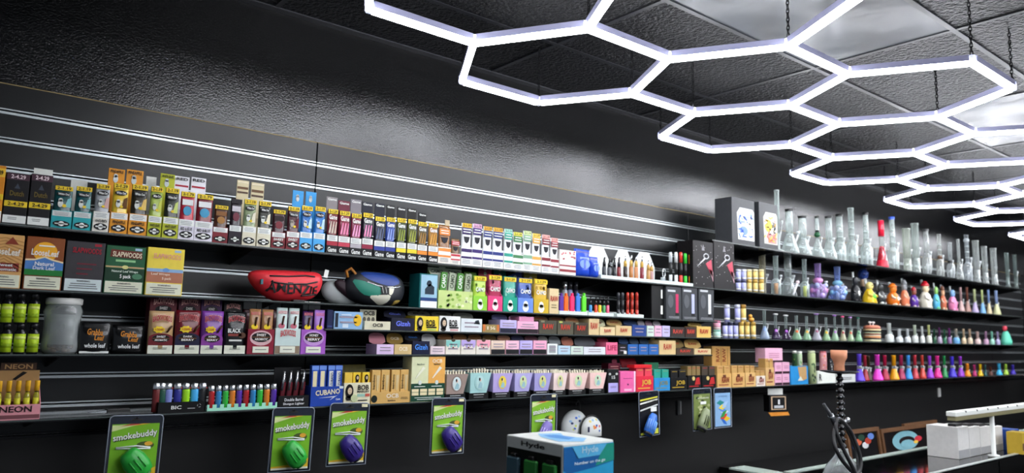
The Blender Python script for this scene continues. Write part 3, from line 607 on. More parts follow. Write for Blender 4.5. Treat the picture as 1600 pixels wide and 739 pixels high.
sub('navy_panel', [(556, 417), (590, 419), (612, 424), (618, 436), (600, 441), (580, 436), (562, 428)], '#1f3f8a'); sub('green_panel', [(543, 428), (560, 432), (584, 441), (585, 455), (562, 456), (550, 446)], '#17806a')
sub('cream_panel', [(564, 455), (580, 454), (600, 453), (598, 464), (590, 470), (580, 467)], '#e9e6d2'); sub('cream_panel', [(596, 441), (606, 441), (602, 454), (596, 454)], '#e9e6d2'); sub('ochre_panel', [(606, 462), (622, 462), (614, 470), (609, 470)], '#d8b85a'); sub('logo_patch', [(583, 440), (596, 441), (596, 454), (583, 453)], '#0e0f11', .0045)
soft_path([LL(562, 433), LL(580, 440), LL(604, 443), LL(622, 440)], ol, c, bu, .0025).obj('zip', M_STEEL, t)
for k in (0, 1): soft_path([LL(585 + 5 * k, 442), LL(587 + 5 * k, 453)], ol, c, bu, .001, .006).obj('logo_mark', WHITE, t)
q = [LL(540, 426), LL(538, 416), LL(545, 412), LL(552, 420), LL(548, 430)]; G().tube([(x, -.02, z) for x, z in q], .006, 8).obj('strap_loop', mat('#c07c2c', .5), t)
o2 = smooth([L(506, 446), L(514, 434), L(528, 430), L(552, 440), L(575, 462), L(560, 471), L(530, 470), L(512, 461)], 2); mz2 = min(p[1] for p in o2); o2 = [(x, z - mz2) for x, z in o2]
cushion(o2, (sum(p[0] for p in o2) / len(o2), .04), .028, .012).obj('side_wing', mat('#a9b0b0', .6), t, (0, .03, 0))
o3 = smooth([L(521, 434), L(536, 428), L(556, 450), L(566, 468), L(552, 466), L(530, 450)], 2); o3 = [(x, z - mz2) for x, z in o3]
cushion(o3, (sum(p[0] for p in o3) / len(o3), sum(p[1] for p in o3) / len(o3)), .02, .01).obj('mesh_wing', mat('#2a1420', .6), t, (0, .004, 0))

t, w, h = box_thing('wrap_box', 'teal box with pale blue label right of the patchwork bag', 'box', '2', 654, 683, 428, '#126a6c', .08)
plate(t, 'label_panel', -w * .42, w * .47, h * .28, h * .97, '#9cc4d8'); plate(t, 'print', -w * .42, w * .47, h * .2, h * .3, '#1c3f7a', 0, 2); plate(t, 'warning_label', -w * .42, w * .47, .001, h * .2, WHITE, 0, 2)
poly(t, 'figure_print', [(-w * .2, h * .4), (w * .3, h * .4), (w * .3, h * .62), (w * .05, h * .72), (-w * .2, h * .55)], '#20303f', 0, 3); disc(t, 'figure_print', w * .02, h * .72, w * .13, h * .09, '#20303f', 0, 3)
X, Y, Z, w, h = spot('2', 684, 738, 420); t = thing('wrap_display', 'white and green camouflage wrap display with round hanger tab', 'display', (X, Y, Z))
tray_geo(w, .09, h * .45, h, .002).obj('tray', '#c6d98a', t)
for i in range(26): disc(t, 'leaf_print', random.uniform(-.46, .46) * w, random.uniform(.04, .4) * h, w * .045, h * .035, random.choice(['#9fc45a', '#e2ecbe', '#7da83e']), 0, 1, 7)
G().bbox(-w / 2, w / 2, .086, .0895, h * .5, h * 1.04).obj('back_panel', '#d7dccb', t)
for k in (-1, 1): text(t, 'CAMO', k * w * .25, h * .95, w * .36, h * .08, '#3f4a3a', .085)
disc(t, 'hanger_tab', -w * .08, h * 1.06, w * .09, h * .1, '#e6e9de', .088)
for i in range(4):
    p = thing('wrap_pack', ORD[i] + ' slim green wrap pack leaning in the camouflage display', 'pack', (X + w * (-.36 + .24 * i), Y + .012, Z + .004), 0, 'slim packs in the camouflage display', .08)
    G().bbox(-w * .09, w * .09, 0, .008, 0, h * .88).obj('sleeve', '#4f8f3a' if i % 2 == 0 else '#aab59c', p); o = text(p, 'CAMO', 0, h * .66, h * .34, w * .11, WHITE if i % 2 == 0 else '#3d4b38', 0, 1, PI / 2)
cm_ = [(739, 761, 432, '#8fcf3c', 'green'), (762, 785, 430, '#e0457f', 'pink'), (786, 808, 433, '#17a084', 'teal'), (809, 833, 435, '#6b8fdc', 'periwinkle'), (834, 857, 437, '#cfae2a', 'mustard')]
for i, (a, b, yt, c_, n) in enumerate(cm_):
    X, Y, Z, w, h = spot('2', a, b, yt); t = thing('wrap_carton', n + ' wrap carton with ghost-shaped window on second shelf', 'carton', (X, Y, Z), 0, 'five pastel wrap cartons')
    tray_geo(w, .08, h * .42, h * .9).obj('tray', c_, t); disc(t, 'ghost_window', 0, h * .14, w * .2, h * .12, '#eef2ea', 0, 1); disc(t, 'ghost_window', 0, h * .24, w * .15, h * .1, '#eef2ea', 0, 1); poly(t, 'print', [(-w * .03, h * .16), (w * .03, h * .16), (0, h * .2)], c_, 0, 2)
    G().bbox(-w * .45, w * .45, .079, .082, h * .6, h * 1.16).obj('lid', {'green': '#5e8f2c', 'pink': '#a83a5c', 'teal': '#0f6a58', 'periwinkle': '#3a4f96', 'mustard': '#a39a3c'}[n], t); disc(t, 'lid_emblem', 0, h * 1.07, w * .1, h * .05, '#c9d0c2', .079, 1)
    p = thing('wrap_pouch', 'pouch with a yellow price tab standing in the %s wrap carton' % n, 'pouch', (X, Y + .003, Z + .002), 0, 'pouches in pastel wrap cartons')
    pouch_geo(w * .88, h, .012).obj('sachet', foil({'green': '#b6d94e', 'pink': '#a8264e', 'teal': '#2a9c86', 'periwinkle': '#3f5fae', 'mustard': '#dcb63a'}[n]), p); plate(p, 'price_tab', -w * .43, w * .43, h * .86, h * .98, YEL, 0, 1); text(p, '2-1.29', 0, h * .92, w * .6, h * .07, BLK, 0, 2)
    text(p, 'CAMO', 0, h * .6, w * .66, h * .13, WHITE, 0, 3)
    for k in range(6): disc(p, 'print', random.uniform(-.33, .33) * w, random.uniform(.47, .8) * h, w * .08, h * .05, {'green': '#8fb83a', 'pink': '#d25a80', 'teal': '#6fc9b2', 'periwinkle': '#24407f', 'mustard': '#b08a22'}[n], 0, 1, 7)
t, w, h = box_thing('paper_box', 'tan box with red lettering between mustard carton and lighters', 'box', '2', 858, 873, 451, '#ddc79a', .07)
text(t, 'RAW', 0, h * .6, w * .8, h * .22, '#b03024'); lines(t, -w * .35, w * .3, h * .2, h * .4, 2, '#7a6a4a')
acrylic_tray('2', 874, 918, 'white tray holding five flat neon lighters'); acrylic_tray('2', 919, 959, 'white tray holding five small black-topped torches'); acrylic_tray('2', 964, 1006, 'white tray holding grey and red pencil torches')
for px, c_, n in ((876.5, '#5a2f96', 'purple'), (884, '#ff6a1c', 'orange'), (893.5, '#ff2f6a', 'hot pink'), (902.5, '#3f7fe0', 'blue'), (912, '#5fe02a', 'green')):
    Z = SZ['2'] + .0022; Y = FRONT + .025; X = Xat(px, Y, Z); h = Zat(458, X, Y) - Z; t = thing('flat_lighter', n + ' flat neon lighter in the white tray on second shelf', 'lighter', (X, Y, Z), 0, 'flat neon lighters')
    w = 7 * mpp(px, X, Y, Z) * 1.3; G().bbox(-w / 2, w / 2, -.006, .006, 0, h * .86, .003).obj('body', foil(c_), t); G().bbox(-w * .2, w * .25, -.005, .005, h * .86, h).obj('cap', foil(c_), t)
for i, (px, c_, n) in enumerate(((882, '#c5ccd2', 'silver'), (890, '#8a90b8', 'lilac grey'), (899, '#23264a', 'navy'))):
    Z = SZ['2']; Y = FRONT + .09; X = Xat(px, Y, Z); h = Zat(440, X, Y) - Z; t = thing('tall_torch', n + ' tall torch behind the flat neon lighters', 'lighter', (X, Y, Z), 0, 'tall torches behind the neon lighters')
    G().lathe([(.014, 0), (.014, h * .7), (.011, h * .75)], 12).obj('body', foil(c_), t); G().lathe([(.011, h * .75), (.012, h)], 12).obj('head', M_STEEL if i == 0 else foil('#1b1c22'), t)
for px, c_, n in ((922.5, '#4a9ae0', 'blue'), (931, '#e8502c', 'red'), (937, '#f2d52c', 'yellow'), (943.5, '#4aa05a', 'green'), (949.5, '#f06a8a', 'pink')): torch('2', px, 464, 5.5, n + ' small black-topped torch in the middle white tray', c_, '#131417', 'small black-topped torches', back=.025)
for i, (px, c_) in enumerate(((966, '#33343a'), (972.5, '#3f4046'), (980.5, '#c83a2c'), (987.5, '#d2452f'), (995, '#c53c30'))): pen('2', px, 457, 5.2, ['first dark grey', 'second dark grey', 'first red', 'second red', 'third red'][i] + ' pencil torch in the right white tray', c_, '#26262a' if i < 2 else '#b03226', 'pencil torches')
t, w, h = box_thing('accessory_box', 'plain black box with white side print left of grey pen boxes', 'box', '2', 1018, 1038, 446, '#141416', .1, .02)
plate(t, 'side_print', w * .24, w * .36, h * .62, h * .88, WHITE); plate(t, 'side_print', w * .22, w * .38, h * .14, h * .4, WHITE)
for i, (a, b, c_, n) in enumerate(((1041, 1065, '#c02a5a', 'magenta'), (1066, 1090, '#b9bfe8', 'lilac'), (1092, 1116, '#e0e4e6', 'white'))):
    t, w, h = box_thing('vape_box', 'dark grey box picturing a %s pen' % n, 'box', '2', a, b, 448, '#3a3d41', .09, .004, 'dark grey pen boxes')
    plate(t, 'pen_print', w * .12, w * .3, h * .2, h * .78, c_); plate(t, 'pen_print', w * .1, w * .32, h * .12, h * .2, BLK); plate(t, 'print', -w * .4, w * .1, h * .84, h * .9, '#c9cdd0'); disc(t, 'print', -w * .22, h * .55, w * .18, h * .2, '#55595e'); lines(t, -w * .4, w * .4, h * .03, h * .1, 2, '#a9adb0')

# ------------------------------------------------------------------ shelves three and four: rolling papers
def paper_box(sh, a, b, yt, label, col, txt=None, tcol='#222222', lid=None, band=None, d=.085, back=.006, lidh=.055, font=.5, group=None, pic=None):
    X, Y, Z, w, h = spot(sh, a, b, yt, back); h = max(h, .015)
    t = thing('paper_box', label, 'box', (X, Y, Z), 0, group)
    tray_geo(w, d, h, h).obj('carton', col, t)
    n = max(3, int(w / .012)); g = G()
    for i in range(n): g.box(-w / 2 + .003 + (w - .006) * i / n, -w / 2 + .003 + (w - .006) * (i + .82) / n, .004, d - .004, .002, h * .93 - random.uniform(0, .003))
    g.obj('booklets', '#d9d2c0', t)
    if lid:
        lid = '#%02x%02x%02x' % tuple(min(235, int(int(lid[q:q + 2], 16) * 1.5 + 14)) for q in (1, 3, 5)); lidh = max(.012, min(lidh * 1.1, (.0815 - h) / .93))
        o = G().prism(smooth([(-w * .48, 0), (w * .48, 0), (w * .48, lidh * .7), (w * .3, lidh), (-w * .3, lidh), (-w * .48, lidh * .7)], 1), -.0012, .0012).obj('lid', lid, t, (0, d * .72, h), (-.38, 0, 0))
        if txt: text(o, txt, 0, lidh * .5, w * .5, lidh * .25, tcol, -.0012, 1)
    if band: plate(t, 'band', -w * .49, w * .49, .001, h * .36, band)
    if txt: text(t, txt, 0 if not pic else w * .15, h * (.55 if not band else .68), w * font, h * .42, tcol, 0, 3)
    else: lines(t, -w * .35, w * .35, h * (.45 if band else .25), h * .85, 2, '#9a8f9c')
    return t, w, h
t, w, h = box_thing('paper_box', 'navy box end beside the pale blue paper box', 'box', '3', 510, 520, 484, '#151f4a', .08); plate(t, 'rule', -w * .4, w * .4, h * .1, h * .16, '#3a4a8a')
t, w, h = paper_box('3', 521, 566, 487, 'pale blue paper box with a round yellow spot', '#8fb7dc', None)
disc(t, 'yellow_spot', w * .32, h * .52, w * .14, h * .34, '#f0c028'); plate(t, 'print', -w * .46, -w * .36, h * .1, h * .9, '#1d2433'); lines(t, -w * .28, w * .12, h * .74, h * .9, 1, '#dbe8f2'); plate(t, 'sticker', -w * .2, 0, h * .08, h * .3, '#d6e4ef')
t, w, h = paper_box('3', 569, 610, 502, 'cream paper box with black letters, open lid behind', '#dcd8bd', 'OCB', '#26241f', font=.4)
zz = Zat(484, *(lambda q: (q.x, q.y))(t.location + Vector((0, .03, 0)))) - SZ['3']
o = G().bbox(-w * .55, w * .08, .03, .0325, h * .5, zz).obj('lid', '#c9c5aa', t); text(t, 'OCB', -w * .2, zz * .82, w * .42, zz * .22, '#1c1b18', .03)
for k in range(3): disc(t, 'lid_emblem', -w * (.38 - .17 * k), zz * .5, w * .06, zz * .13, '#57544a', .03, 2)
paper_box('3', 611, 647, 497, 'navy paper box with violet script next to the yellow portrait box', '#0e1230', 'Gizeh', '#6f7ff0', lid='#11131f', font=.62)
def portrait(t, x, z, s, y=0):
    disc(t, 'portrait', x, z, s * .62, s, '#1a1512', y, 3, 18); disc(t, 'portrait', x + s * .05, z + s * .05, s * .34, s * .5, '#d8bfa0', y, 4, 14); disc(t, 'portrait', x - s * .05, z - s * .95, s * .5, s * .35, '#2b2620', y, 3, 10)
    for k in (-1, 1): disc(t, 'portrait', x + s * (.05 + .13 * k), z + s * .15, s * .05, s * .035, '#2a1c14', y, 5, 6)
    plate(t, 'portrait', x - s * .04, x + s * .14, z - s * .24, z - s * .19, '#6a3a2c', y, 5)
for a, b, c_, n in ((648, 685, '#f0d436', 'yellow'), (686, 719, '#eceeea', 'white')):
    t, w, h = paper_box('3', a, b, 494, n + ' paper box with a dark-haired portrait', c_, 'BOB', '#1c1a16', lid='#3a3a36', font=.38, pic=1); portrait(t, -w * .3, h * .52, h * .4); plate(t, 'stripe', -w * .02, w * .42, h * .2, h * .3, '#20231f'); plate(t, 'stripe', w * .02, w * .4, h * .04, h * .16, '#d5a0a0' if n == 'white' else '#9fc06a'); text(t, 'MARLEY', w * .18, h * .38, w * .38, h * .13, '#2b2925')
t, w, h = paper_box('3', 720, 753, 498, 'white paper box with pink script and a dark bird print', '#dfe7ea', None, '#ec8ac0', lid='#4d4f4a'); poly(t, 'print', [(w * .1, h * .62), (w * .4, h * .6), (w * .32, h * .92), (w * .18, h * .85)], '#2d3a44')
t, w, h = paper_box('3', 754, 780, 507, 'small brown paper box with orange corners', '#a08a54', '1¼', '#eee3cc'); plate(t, 'corner', w * .35, w * .5, h * .2, h, '#d0763a'); plate(t, 'corner', -w * .5, -w * .35, h * .2, h, '#d0763a')
paper_box('3', 781, 807, 500, 'lilac paper box with dark base on the upper paper row', '#c3b8e6', None, band='#1d2038', lid='#3c3d58')
t, w, h = paper_box('3', 808, 841, 502, 'pink paper box with stacked booklets above its rim', '#f3b6d2', None, band='#2a1c26', lid='#a8718e')
for k in range(3): G().bbox(-w * .4, w * .32, .004, .07, h + .001 + .0065 * k, h + .007 + .0065 * k).obj('booklet', '#e89ac0', t)
RAWR = '#b8302a'
for i, (a, b, yt, c_, lab, lid) in enumerate(((842, 870, 501, '#4c4a3c', 'first olive grey paper box with red lettering', '#5c4a34'), (871, 896, 502, '#54503f', 'second olive grey paper box with red lettering', '#4a3a28'), (897, 919, 504, '#3e3529', 'brown paper box with red lettering and pale lid', '#8d6a4a'))):
    t, w, h = paper_box('3', a, b, yt, lab, c_, 'RAW', '#d0402f', lid=lid, font=.6); plate(t, 'tab', -w * .4, -w * .2, h * .86, h, '#c9d06a' if i == 1 else '#8a8468')
paper_box('3', 920, 936, 498, 'upright tan paper box with red lettering', '#dcc493', 'RAW', RAWR, font=.7)
paper_box('3', 937, 961, 511, 'first low tan paper tray with red lettering', '#dfc999', 'RAW', RAWR, lid='#c7ad78', font=.45); paper_box('3', 962, 987, 509, 'second low tan paper tray with red lettering', '#d9c08c', 'RAW', RAWR, lid='#8a7348', font=.45)
paper_box('3', 988, 1010, 508, 'dark blue paper box with pale lettering on upper paper row', '#1f3f86', None, '#dfe8f2', lid='#1b2740', font=.7)
for a, b, c_, n in ((1011, 1022, '#cfe0d2', 'pale mint'), (1023, 1034, '#f0b9d4', 'baby pink'), (1035, 1047, '#c4bdec', 'lavender')): paper_box('3', a, b, 509, 'narrow %s paper box beside the dark blue one' % n, c_, None, lid='#6a5560' if n == 'baby pink' else '#8a868c', group='narrow pastel paper boxes')
paper_box('3', 1048, 1070, 511, 'black paper box with red lettering near the grey pen boxes', '#35302c', 'RAW', '#c8483c', font=.7); paper_box('3', 1071, 1088, 511, 'brown-black paper box with red lettering, right of the black one', '#3d2a24', 'RAW', '#e0503c', font=.7); paper_box('3', 1089, 1111, 510, 'golden tan paper box at right end of the upper paper row', '#e2bc66', 'RAW', RAWR, lid='#a8824a', font=.6)
# lower paper row
paper_box('4', 588, 615, 538, 'lilac paper box at left end of the lower paper row', '#e0c6ea', None, '#a06fc8', lid='#8a5a64'); paper_box('4', 616, 643, 538, 'sand paper box with pale lettering on the lower paper row', '#d9bd84', 'OCB', '#f2e6cc', lid='#6b5426')
paper_box('4', 644, 671, 533, 'navy paper box with bright blue script on the lower paper row', '#0d1538', 'Gizeh', '#4a8ff0', lid='#14161f', font=.75); paper_box('4', 672, 695, 541, 'low white and pink paper box with dark print', '#ecd9de', None, '#8a5a68', lid='#b59a96')
for a, b, c_, n in ((696, 719, '#8fd0c8', 'aqua'), (720, 743, '#b9a6de', 'violet'), (744, 766, '#f2a6b6', 'rose')):
    t, w, h = paper_box('4', a, b, 531, 'cream tip box with %s drips and notched front' % n, '#ece6d8', None, lid='#5a3c22', group='tip boxes with coloured drips', lidh=.04); plate(t, 'drip_band', -w * .49, w * .49, h * .62, h * .98, c_)
    for k in range(4): disc(t, 'drip', w * (-.36 + .24 * k), h * .62, w * .08, h * (.1 + .07 * (k % 2)), c_, 0, 2, 10)
    disc(t, 'notch', 0, h * .98, w * .14, h * .12, '#4a3a2a', 0, 2, 12); poly(t, 'print', [(-w * .08, h * .42), (w * .08, h * .42), (0, h * .54)], '#7a2f36', 0, 2)
for i, (a, b, c_, n, ld) in enumerate(((767, 789, '#ecd3c0', 'peach', '#4f3a20'), (790, 811, '#f4c3d6', 'pale pink', '#8a6450'), (812, 832, '#c2b6ec', 'lavender', '#34344a'), (833, 854, '#f7b0cc', 'candy pink', '#5a3a42'))): paper_box('4', a, b, 532, n + ' paper box with black base on the lower paper row', c_, None, band='#191a1f', lid=ld, group='pastel paper boxes with black bases')
t, w, h = paper_box('4', 855, 871, 537, 'white paper box with a rounded black frame print', '#e6ecea', None, lid='#6a6c68'); plate(t, 'frame_print', -w * .32, w * .32, h * .15, h * .85, '#9aa2a2', 0, 1)
paper_box('4', 872, 891, 540, 'pale blue low paper box beside the white one', '#bcd8e8', None, '#4a90b8', lid='#5f6466'); paper_box('4', 892, 911, 541, 'pale green low paper box on the lower paper row', '#cfdfd2', None, lid='#7a4a3c'); paper_box('4', 912, 946, 542, 'long low white paper box with black lettering', '#dfe3e8', None, '#33363c', lid='#3a3c40')
paper_box('4', 947, 965, 535, 'hot pink paper box left of the small black box', '#f5749a', 'LIFE', '#b02a58', lid='#5a1424', font=.8); t, w, h = paper_box('4', 966, 980, 538, 'small black paper box with a white sticker', '#17171a', None, '#a89048', font=.7); plate(t, 'sticker', w * .1, w * .4, h * .05, h * .35, WHITE, 0, 4)
for i, (a, b) in enumerate(((981, 997), (998, 1013), (1014, 1029))): paper_box('4', a, b, 538, ORD[i] + ' of three blue paper boxes with pale lettering', '#2a68b4', None, '#e8f0f6', lid='#23303f' if i else '#1a2b45', font=.7, group='blue paper boxes in a row')
paper_box('4', 1030, 1056, 532, 'tall tan paper box with red lettering on the lower row', '#dcc08a', 'RAW', RAWR, lid='#b08a4a', font=.5); paper_box('4', 1057, 1084, 544, 'low brown-black paper box with red lettering', '#4a3a2c', 'RAW', '#d04434', lid='#5a4a2a', font=.6); paper_box('4', 1085, 1111, 545, 'low tan paper box with red lettering at right end', '#dcc493', 'RAW', RAWR, lid='#8a7040', font=.6)

# ------------------------------------------------------------------ shelf four, left: bottles, jar, leaf pouches, tobacco pouches
def bottle(px, base, top, wp, label, group):
    Y = FRONT + .04; Z = base; X = Xat(px, Y, Z); h = Zat(top, X, Y) - Z; r = wp / 2 * mpp(px, X, Y, Z)
    t = thing('supplement_bottle', label, 'bottle', (X, Y, Z), 0, group)
    G().lathe([(r * .9, 0), (r, h * .03), (r, h * .72), (r * .7, h * .79), (r * .66, h * .82)], 16).obj('bottle_body', foil('#15161a'), t); G().lathe([(r * .74, h * .82), (r * .76, h * .98), (r * .7, h)], 16).obj('cap', mat('#141416', .35), t)
    G().lathe([(r * 1.012, h * .05), (r * 1.012, h * .66)], 16).obj('label_wrap', '#b7d62a', t); G().lathe([(r * 1.016, h * .2), (r * 1.016, h * .34)], 16).obj('label_band', '#8fae1e', t); G().lathe([(r * 1.016, h * .48), (r * 1.016, h * .58)], 16).obj('label_band', '#dcea7a', t)
    return Z + h
for i, px in enumerate((-12, 7.5, 28.5, 49.5)):
    n = ['leftmost, half hidden', 'second', 'third', 'rightmost'][i]
    z2 = bottle(px, SZ['4'], 506, 18.5, n + ' black bottle with lime label in the lower tier', 'bottles with lime labels'); bottle(px + 1, z2, 459, 18.5, n + ' black bottle with lime label in the upper tier', 'bottles with lime labels')
X, Y, Z, r, h = rspot('4', 60, 126, 466, .01)
t = thing('glass_jar', 'wide clear glass jar with white lid and brown leaf crumbs', 'jar', (X, Y, Z))
G().lathe([(r * .8, 0), (r * .92, h * .04), (r * .98, h * .14), (r * .9, h * .3), (r * .9, h * .6), (r * .98, h * .76), (r * .9, h * .84), (r * .86, h * .88)], 10).obj('jar_body', glass('#dfe6e6', .22, .3), t); G().lathe([(r * .88, h * .88), (r * .92, h * .9), (r * .92, h * .985), (r * .86, h)], 24).obj('lid', mat('#e2e2de', .4), t)
g = G()
for k in range(60): a = random.uniform(0, 2 * PI); q = r * .7 * random.random() ** .5; g.ball((q * math.cos(a), q * math.sin(a), h * random.uniform(.04, .14)), (r * .16, r * .12, h * .03), 6, 4)
g.obj('leaf_crumbs', noise_mat('leaf_brown', '#4a3626', '#7a5a40', 60, .7), t); G().lathe([(r * .74, h * .16), (r * .78, h * .5), (r * .7, h * .7)], 16).obj('glare_haze', glass('#c9ccca', .35), t)  # pale inner shell puts the jar's whitish glare into its colour
for i, (a, b, yt) in enumerate(((121, 172, 503), (173, 226, 508))):
    X, Y, Z, w, h = spot('4', a, b, yt, .02); t = thing('leaf_pouch', ['left, shinier', 'right, duller'][i] + ' black leaf pouch with gold script', 'pouch', (X, Y, Z)); pouch_geo(w, h, .022).obj('sachet', foil('#0f1011'), t)
    text(t, 'Grabba', -w * .02, h * .68, w * .5, h * .2, '#d98a2c', -.001, 1, -.08); text(t, 'Leaf', w * .12, h * .5, w * .3, h * .16, '#d98a2c', -.001, 1, -.08); text(t, 'whole leaf', 0, h * .26, w * .66, h * .14, '#e8eaea', -.001, 1)
    if i == 0: plate(t, 'base_strip', -w * .46, w * .46, h * .015, h * .08, '#e6e8e4', .004)
def badge(t, w, z, s, l1, l2, y=0, ring=None):
    disc(t, 'badge', 0, z, w * .36, s, '#15120f', y, 2, 18); text(t, l1, 0, z + s * .45, w * .36, s * .5, '#f2f0ea', y, 4); text(t, l2, 0, z - s * .42, w * .5, s * .5, '#f2f0ea', y, 4); plate(t, 'badge_rule', -w * .36, w * .36, z - s * .06, z + s * .06, '#7a4a24', y, 3)
BW = 'BACKWOODS'
def bwood(a, b, yt, lab, top, low, l1, l2, lid, lidpx, dark=False):
    X, Y, Z, w, h = spot('4', a, b, yt, .012); t = thing('cigar_pouch', lab, 'pouch', (X, Y, Z)); pouch_geo(w, h, .02).obj('sachet', foil(top), t)
    plate(t, 'warning_label', -w * .49, w * .49, .001, h * .2, '#e6e8d6', .001); lines(t, -w * .3, w * .3, h * .1, h * .16, 2, '#7a7d74', 0)
    if low: plate(t, 'lower_band', -w * .49, w * .49, h * .2, h * .36, low, .0005); disc(t, 'lower_band', 0, h * .38, w * .48, h * .1, low, .0003, 1, 20)
    text(t, BW, 0, h * .8, w * .78, h * .15, '#f2b9b0', -.0012, 3, 0, h * .045)
    text(t, BW, 0, h * .8, w * .76, h * .13, '#a8222e', -.0012, 4, 0, h * .045)
    if not dark:
        badge(t, w, h * .36, h * .09, l1, l2); G().prism([(w * (.0 - .1 + (.26 if k % 2 else .2) * math.cos(2 * PI * k / 16)), h * .565 + h * (.085 if k % 2 else .065) * math.sin(2 * PI * k / 16)) for k in range(16)], -LV * 4, 0).obj('starburst', '#f0cf2c', t); text(t, '5 CIGARS', -w * .1, h * .565, w * .34, h * .05, '#a8401e', -LV * 4, 1)
        G().tube([(w * .22, -.002, h * .5), (w * .42, -.002, h * .66)], h * .022, 6).obj('cigar_print', '#4a2a16', t)
    else: text(t, l1, -w * .08, h * .55, w * .6, h * .1, '#f0f0ee', -.001, 2); plate(t, 'print', -w * .35, w * .3, h * .42, h * .48, '#8a3a34', 0); plate(t, 'print', -w * .3, w * .3, h * .3, h * .34, '#d5d5d0', 0); disc(t, 'print', w * .3, h * .44, w * .18, h * .07, '#5a3a2a', 0, 1)
    if lid:
        Y2 = FRONT + .06; xa, xb = Xat(lidpx[0], Y2, Z), Xat(lidpx[1], Y2, Z); W2 = xb - xa; hz = Zat(lidpx[2], (xa + xb) / 2, Y2) - Z
        c = thing('cigar_carton', lab.split(' cigar')[0] + ' carton lid standing behind its pouch', 'carton', ((xa + xb) / 2, Y2, Z)); G().bbox(-W2 / 2, W2 / 2, 0, .05, 0, hz).obj('carton_body', lid, c)
        text(c, BW, 0, hz * .9, W2 * .74, hz * .1, '#e8a8a0', 0, 3, 0, hz * .03); disc(c, 'badge', 0, hz * .78, W2 * .3, hz * .07, '#141013', 0, 2, 16); text(c, l1, 0, hz * .8, W2 * .3, hz * .05, '#d8d2cc', 0, 3)
bwood(229, 269, 486, 'tan and maroon cigar pouch with yellow starburst', '#b8966a', '#6d1822', 'SWEET', 'AROMATIC', '#5c1420', (228, 271, 464))
bwood(271, 311, 485, 'dark red and navy cigar pouch with yellow top strip', '#6a1420', '#1d1c3c', 'DARK', 'BERRY', '#4a1226', (273, 308, 465))
bwood(312, 347, 486, 'purple cigar pouch with yellow starburst', '#7a3a9c', '#8a3f9a', 'HONEY', 'BERRY', '#3c1648', (309, 342, 466))
bwood(349, 383, 487, 'black cigar pouch with white block lettering', '#17181a', None, 'BLACK', '', '#121214', (345, 374, 472), True)
def bcarton(a, b, yt, lab, front, ph, cols, l1, l2):
    X, Y, Z, w, h = spot('4', a, b, yt, .008); t = thing('cigar_display', lab, 'carton', (X, Y, Z)); tray_geo(w, .08, h * .56, h * .56).obj('tray', front, t)
    if l1: badge(t, w, h * .38, h * .11, l1, l2); disc(t, 'badge_ring', 0, h * .36, w * .42, h * .17, '#d8b0b4' if front == '#8a1a32' else '#c79ad8', 0, 1, 20)
    else: text(t, BW, 0, h * .44, w * .6, h * .14, '#c8303c', 0, 3, 0, h * .03); plate(t, 'base_band', -w * .49, w * .49, .001, h * .18, '#8d7a66')
    plate(t, 'warning_label', -w * .3, w * .3, h * .03, h * .17, '#e8ead8', 0, 4); lines(t, -w * .22, w * .22, h * .08, h * .13, 1, '#7a7d74', 0, 5)
    for k in (0, 1):
        p = thing('slim_cigar_pouch', '%s slim pouch in the %s' % (['left', 'right'][k], lab.split(' with')[0]), 'pouch', (X + w * (-.24 + .48 * k), Y + .004, Z + .002)); pouch_geo(w * .42, h * (1 if k or cols[0] != '#3a1a52' else .96), .012).obj('sachet', foil(cols[k]), p)
        text(p, BW, 0, h * .9, w * .34, h * .07, '#d8606a', 0, 2); G().tube([(w * .0, -.001, h * .62), (w * .06, -.001, h * .82)], w * .035, 6).obj('cigar_print', '#4a2c1c', p); disc(p, 'starburst', -w * .02, h * .6, w * .13, h * .06, '#f0cf2c' if cols[k] != '#cfe0dc' else '#c66a7a', 0, 2, 10)
    Y2 = FRONT + .1
    return X, w
bcarton(385, 427, 484, 'maroon cigar display with two tan pouches', '#8a1a32', None, ('#a87a50', '#a87a50'), 'SWEET', 'AROMATIC'); bcarton(428, 468, 482, 'pale mint cigar display with red lettering', '#c9dcd8', None, ('#cfe0dc', '#cfe0dc'), None, None); bcarton(469, 508, 485, 'violet cigar display with one lilac pouch', '#a45ac0', None, ('#3a1a52', '#b07ad6'), 'HONEY', 'BERRY')
for i, (a, b, yt, c_) in enumerate(((376, 396, 470, WHITE), (397, 416, 474, WHITE), (417, 435, 470, '#7a7d7c'), (437, 456, 471, '#4a4c4c'), (470, 478, 471, WHITE), (479, 497, 471, WHITE))):
    Y = FRONT + .13; Z = SZ['4']; X0, X1 = Xat(a, Y, Z), Xat(b, Y, Z); h = Zat(yt, X0, Y) - Z; t = thing('spare_pouch', ORD[i] + ' spare pouch with pale hanger header behind the cigar displays, from the left', 'pouch', ((X0 + X1) / 2, Y, Z), 0, 'spare pouches behind the cigar displays')
    w = X1 - X0; pouch_geo(w, h * .93, .01).obj('sachet', foil('#7a2c3a' if i < 3 else '#6a3a6c'), t); G().bbox(-w / 2, w / 2, .002, .005, h * .84, h).obj('header_tab', c_, t)

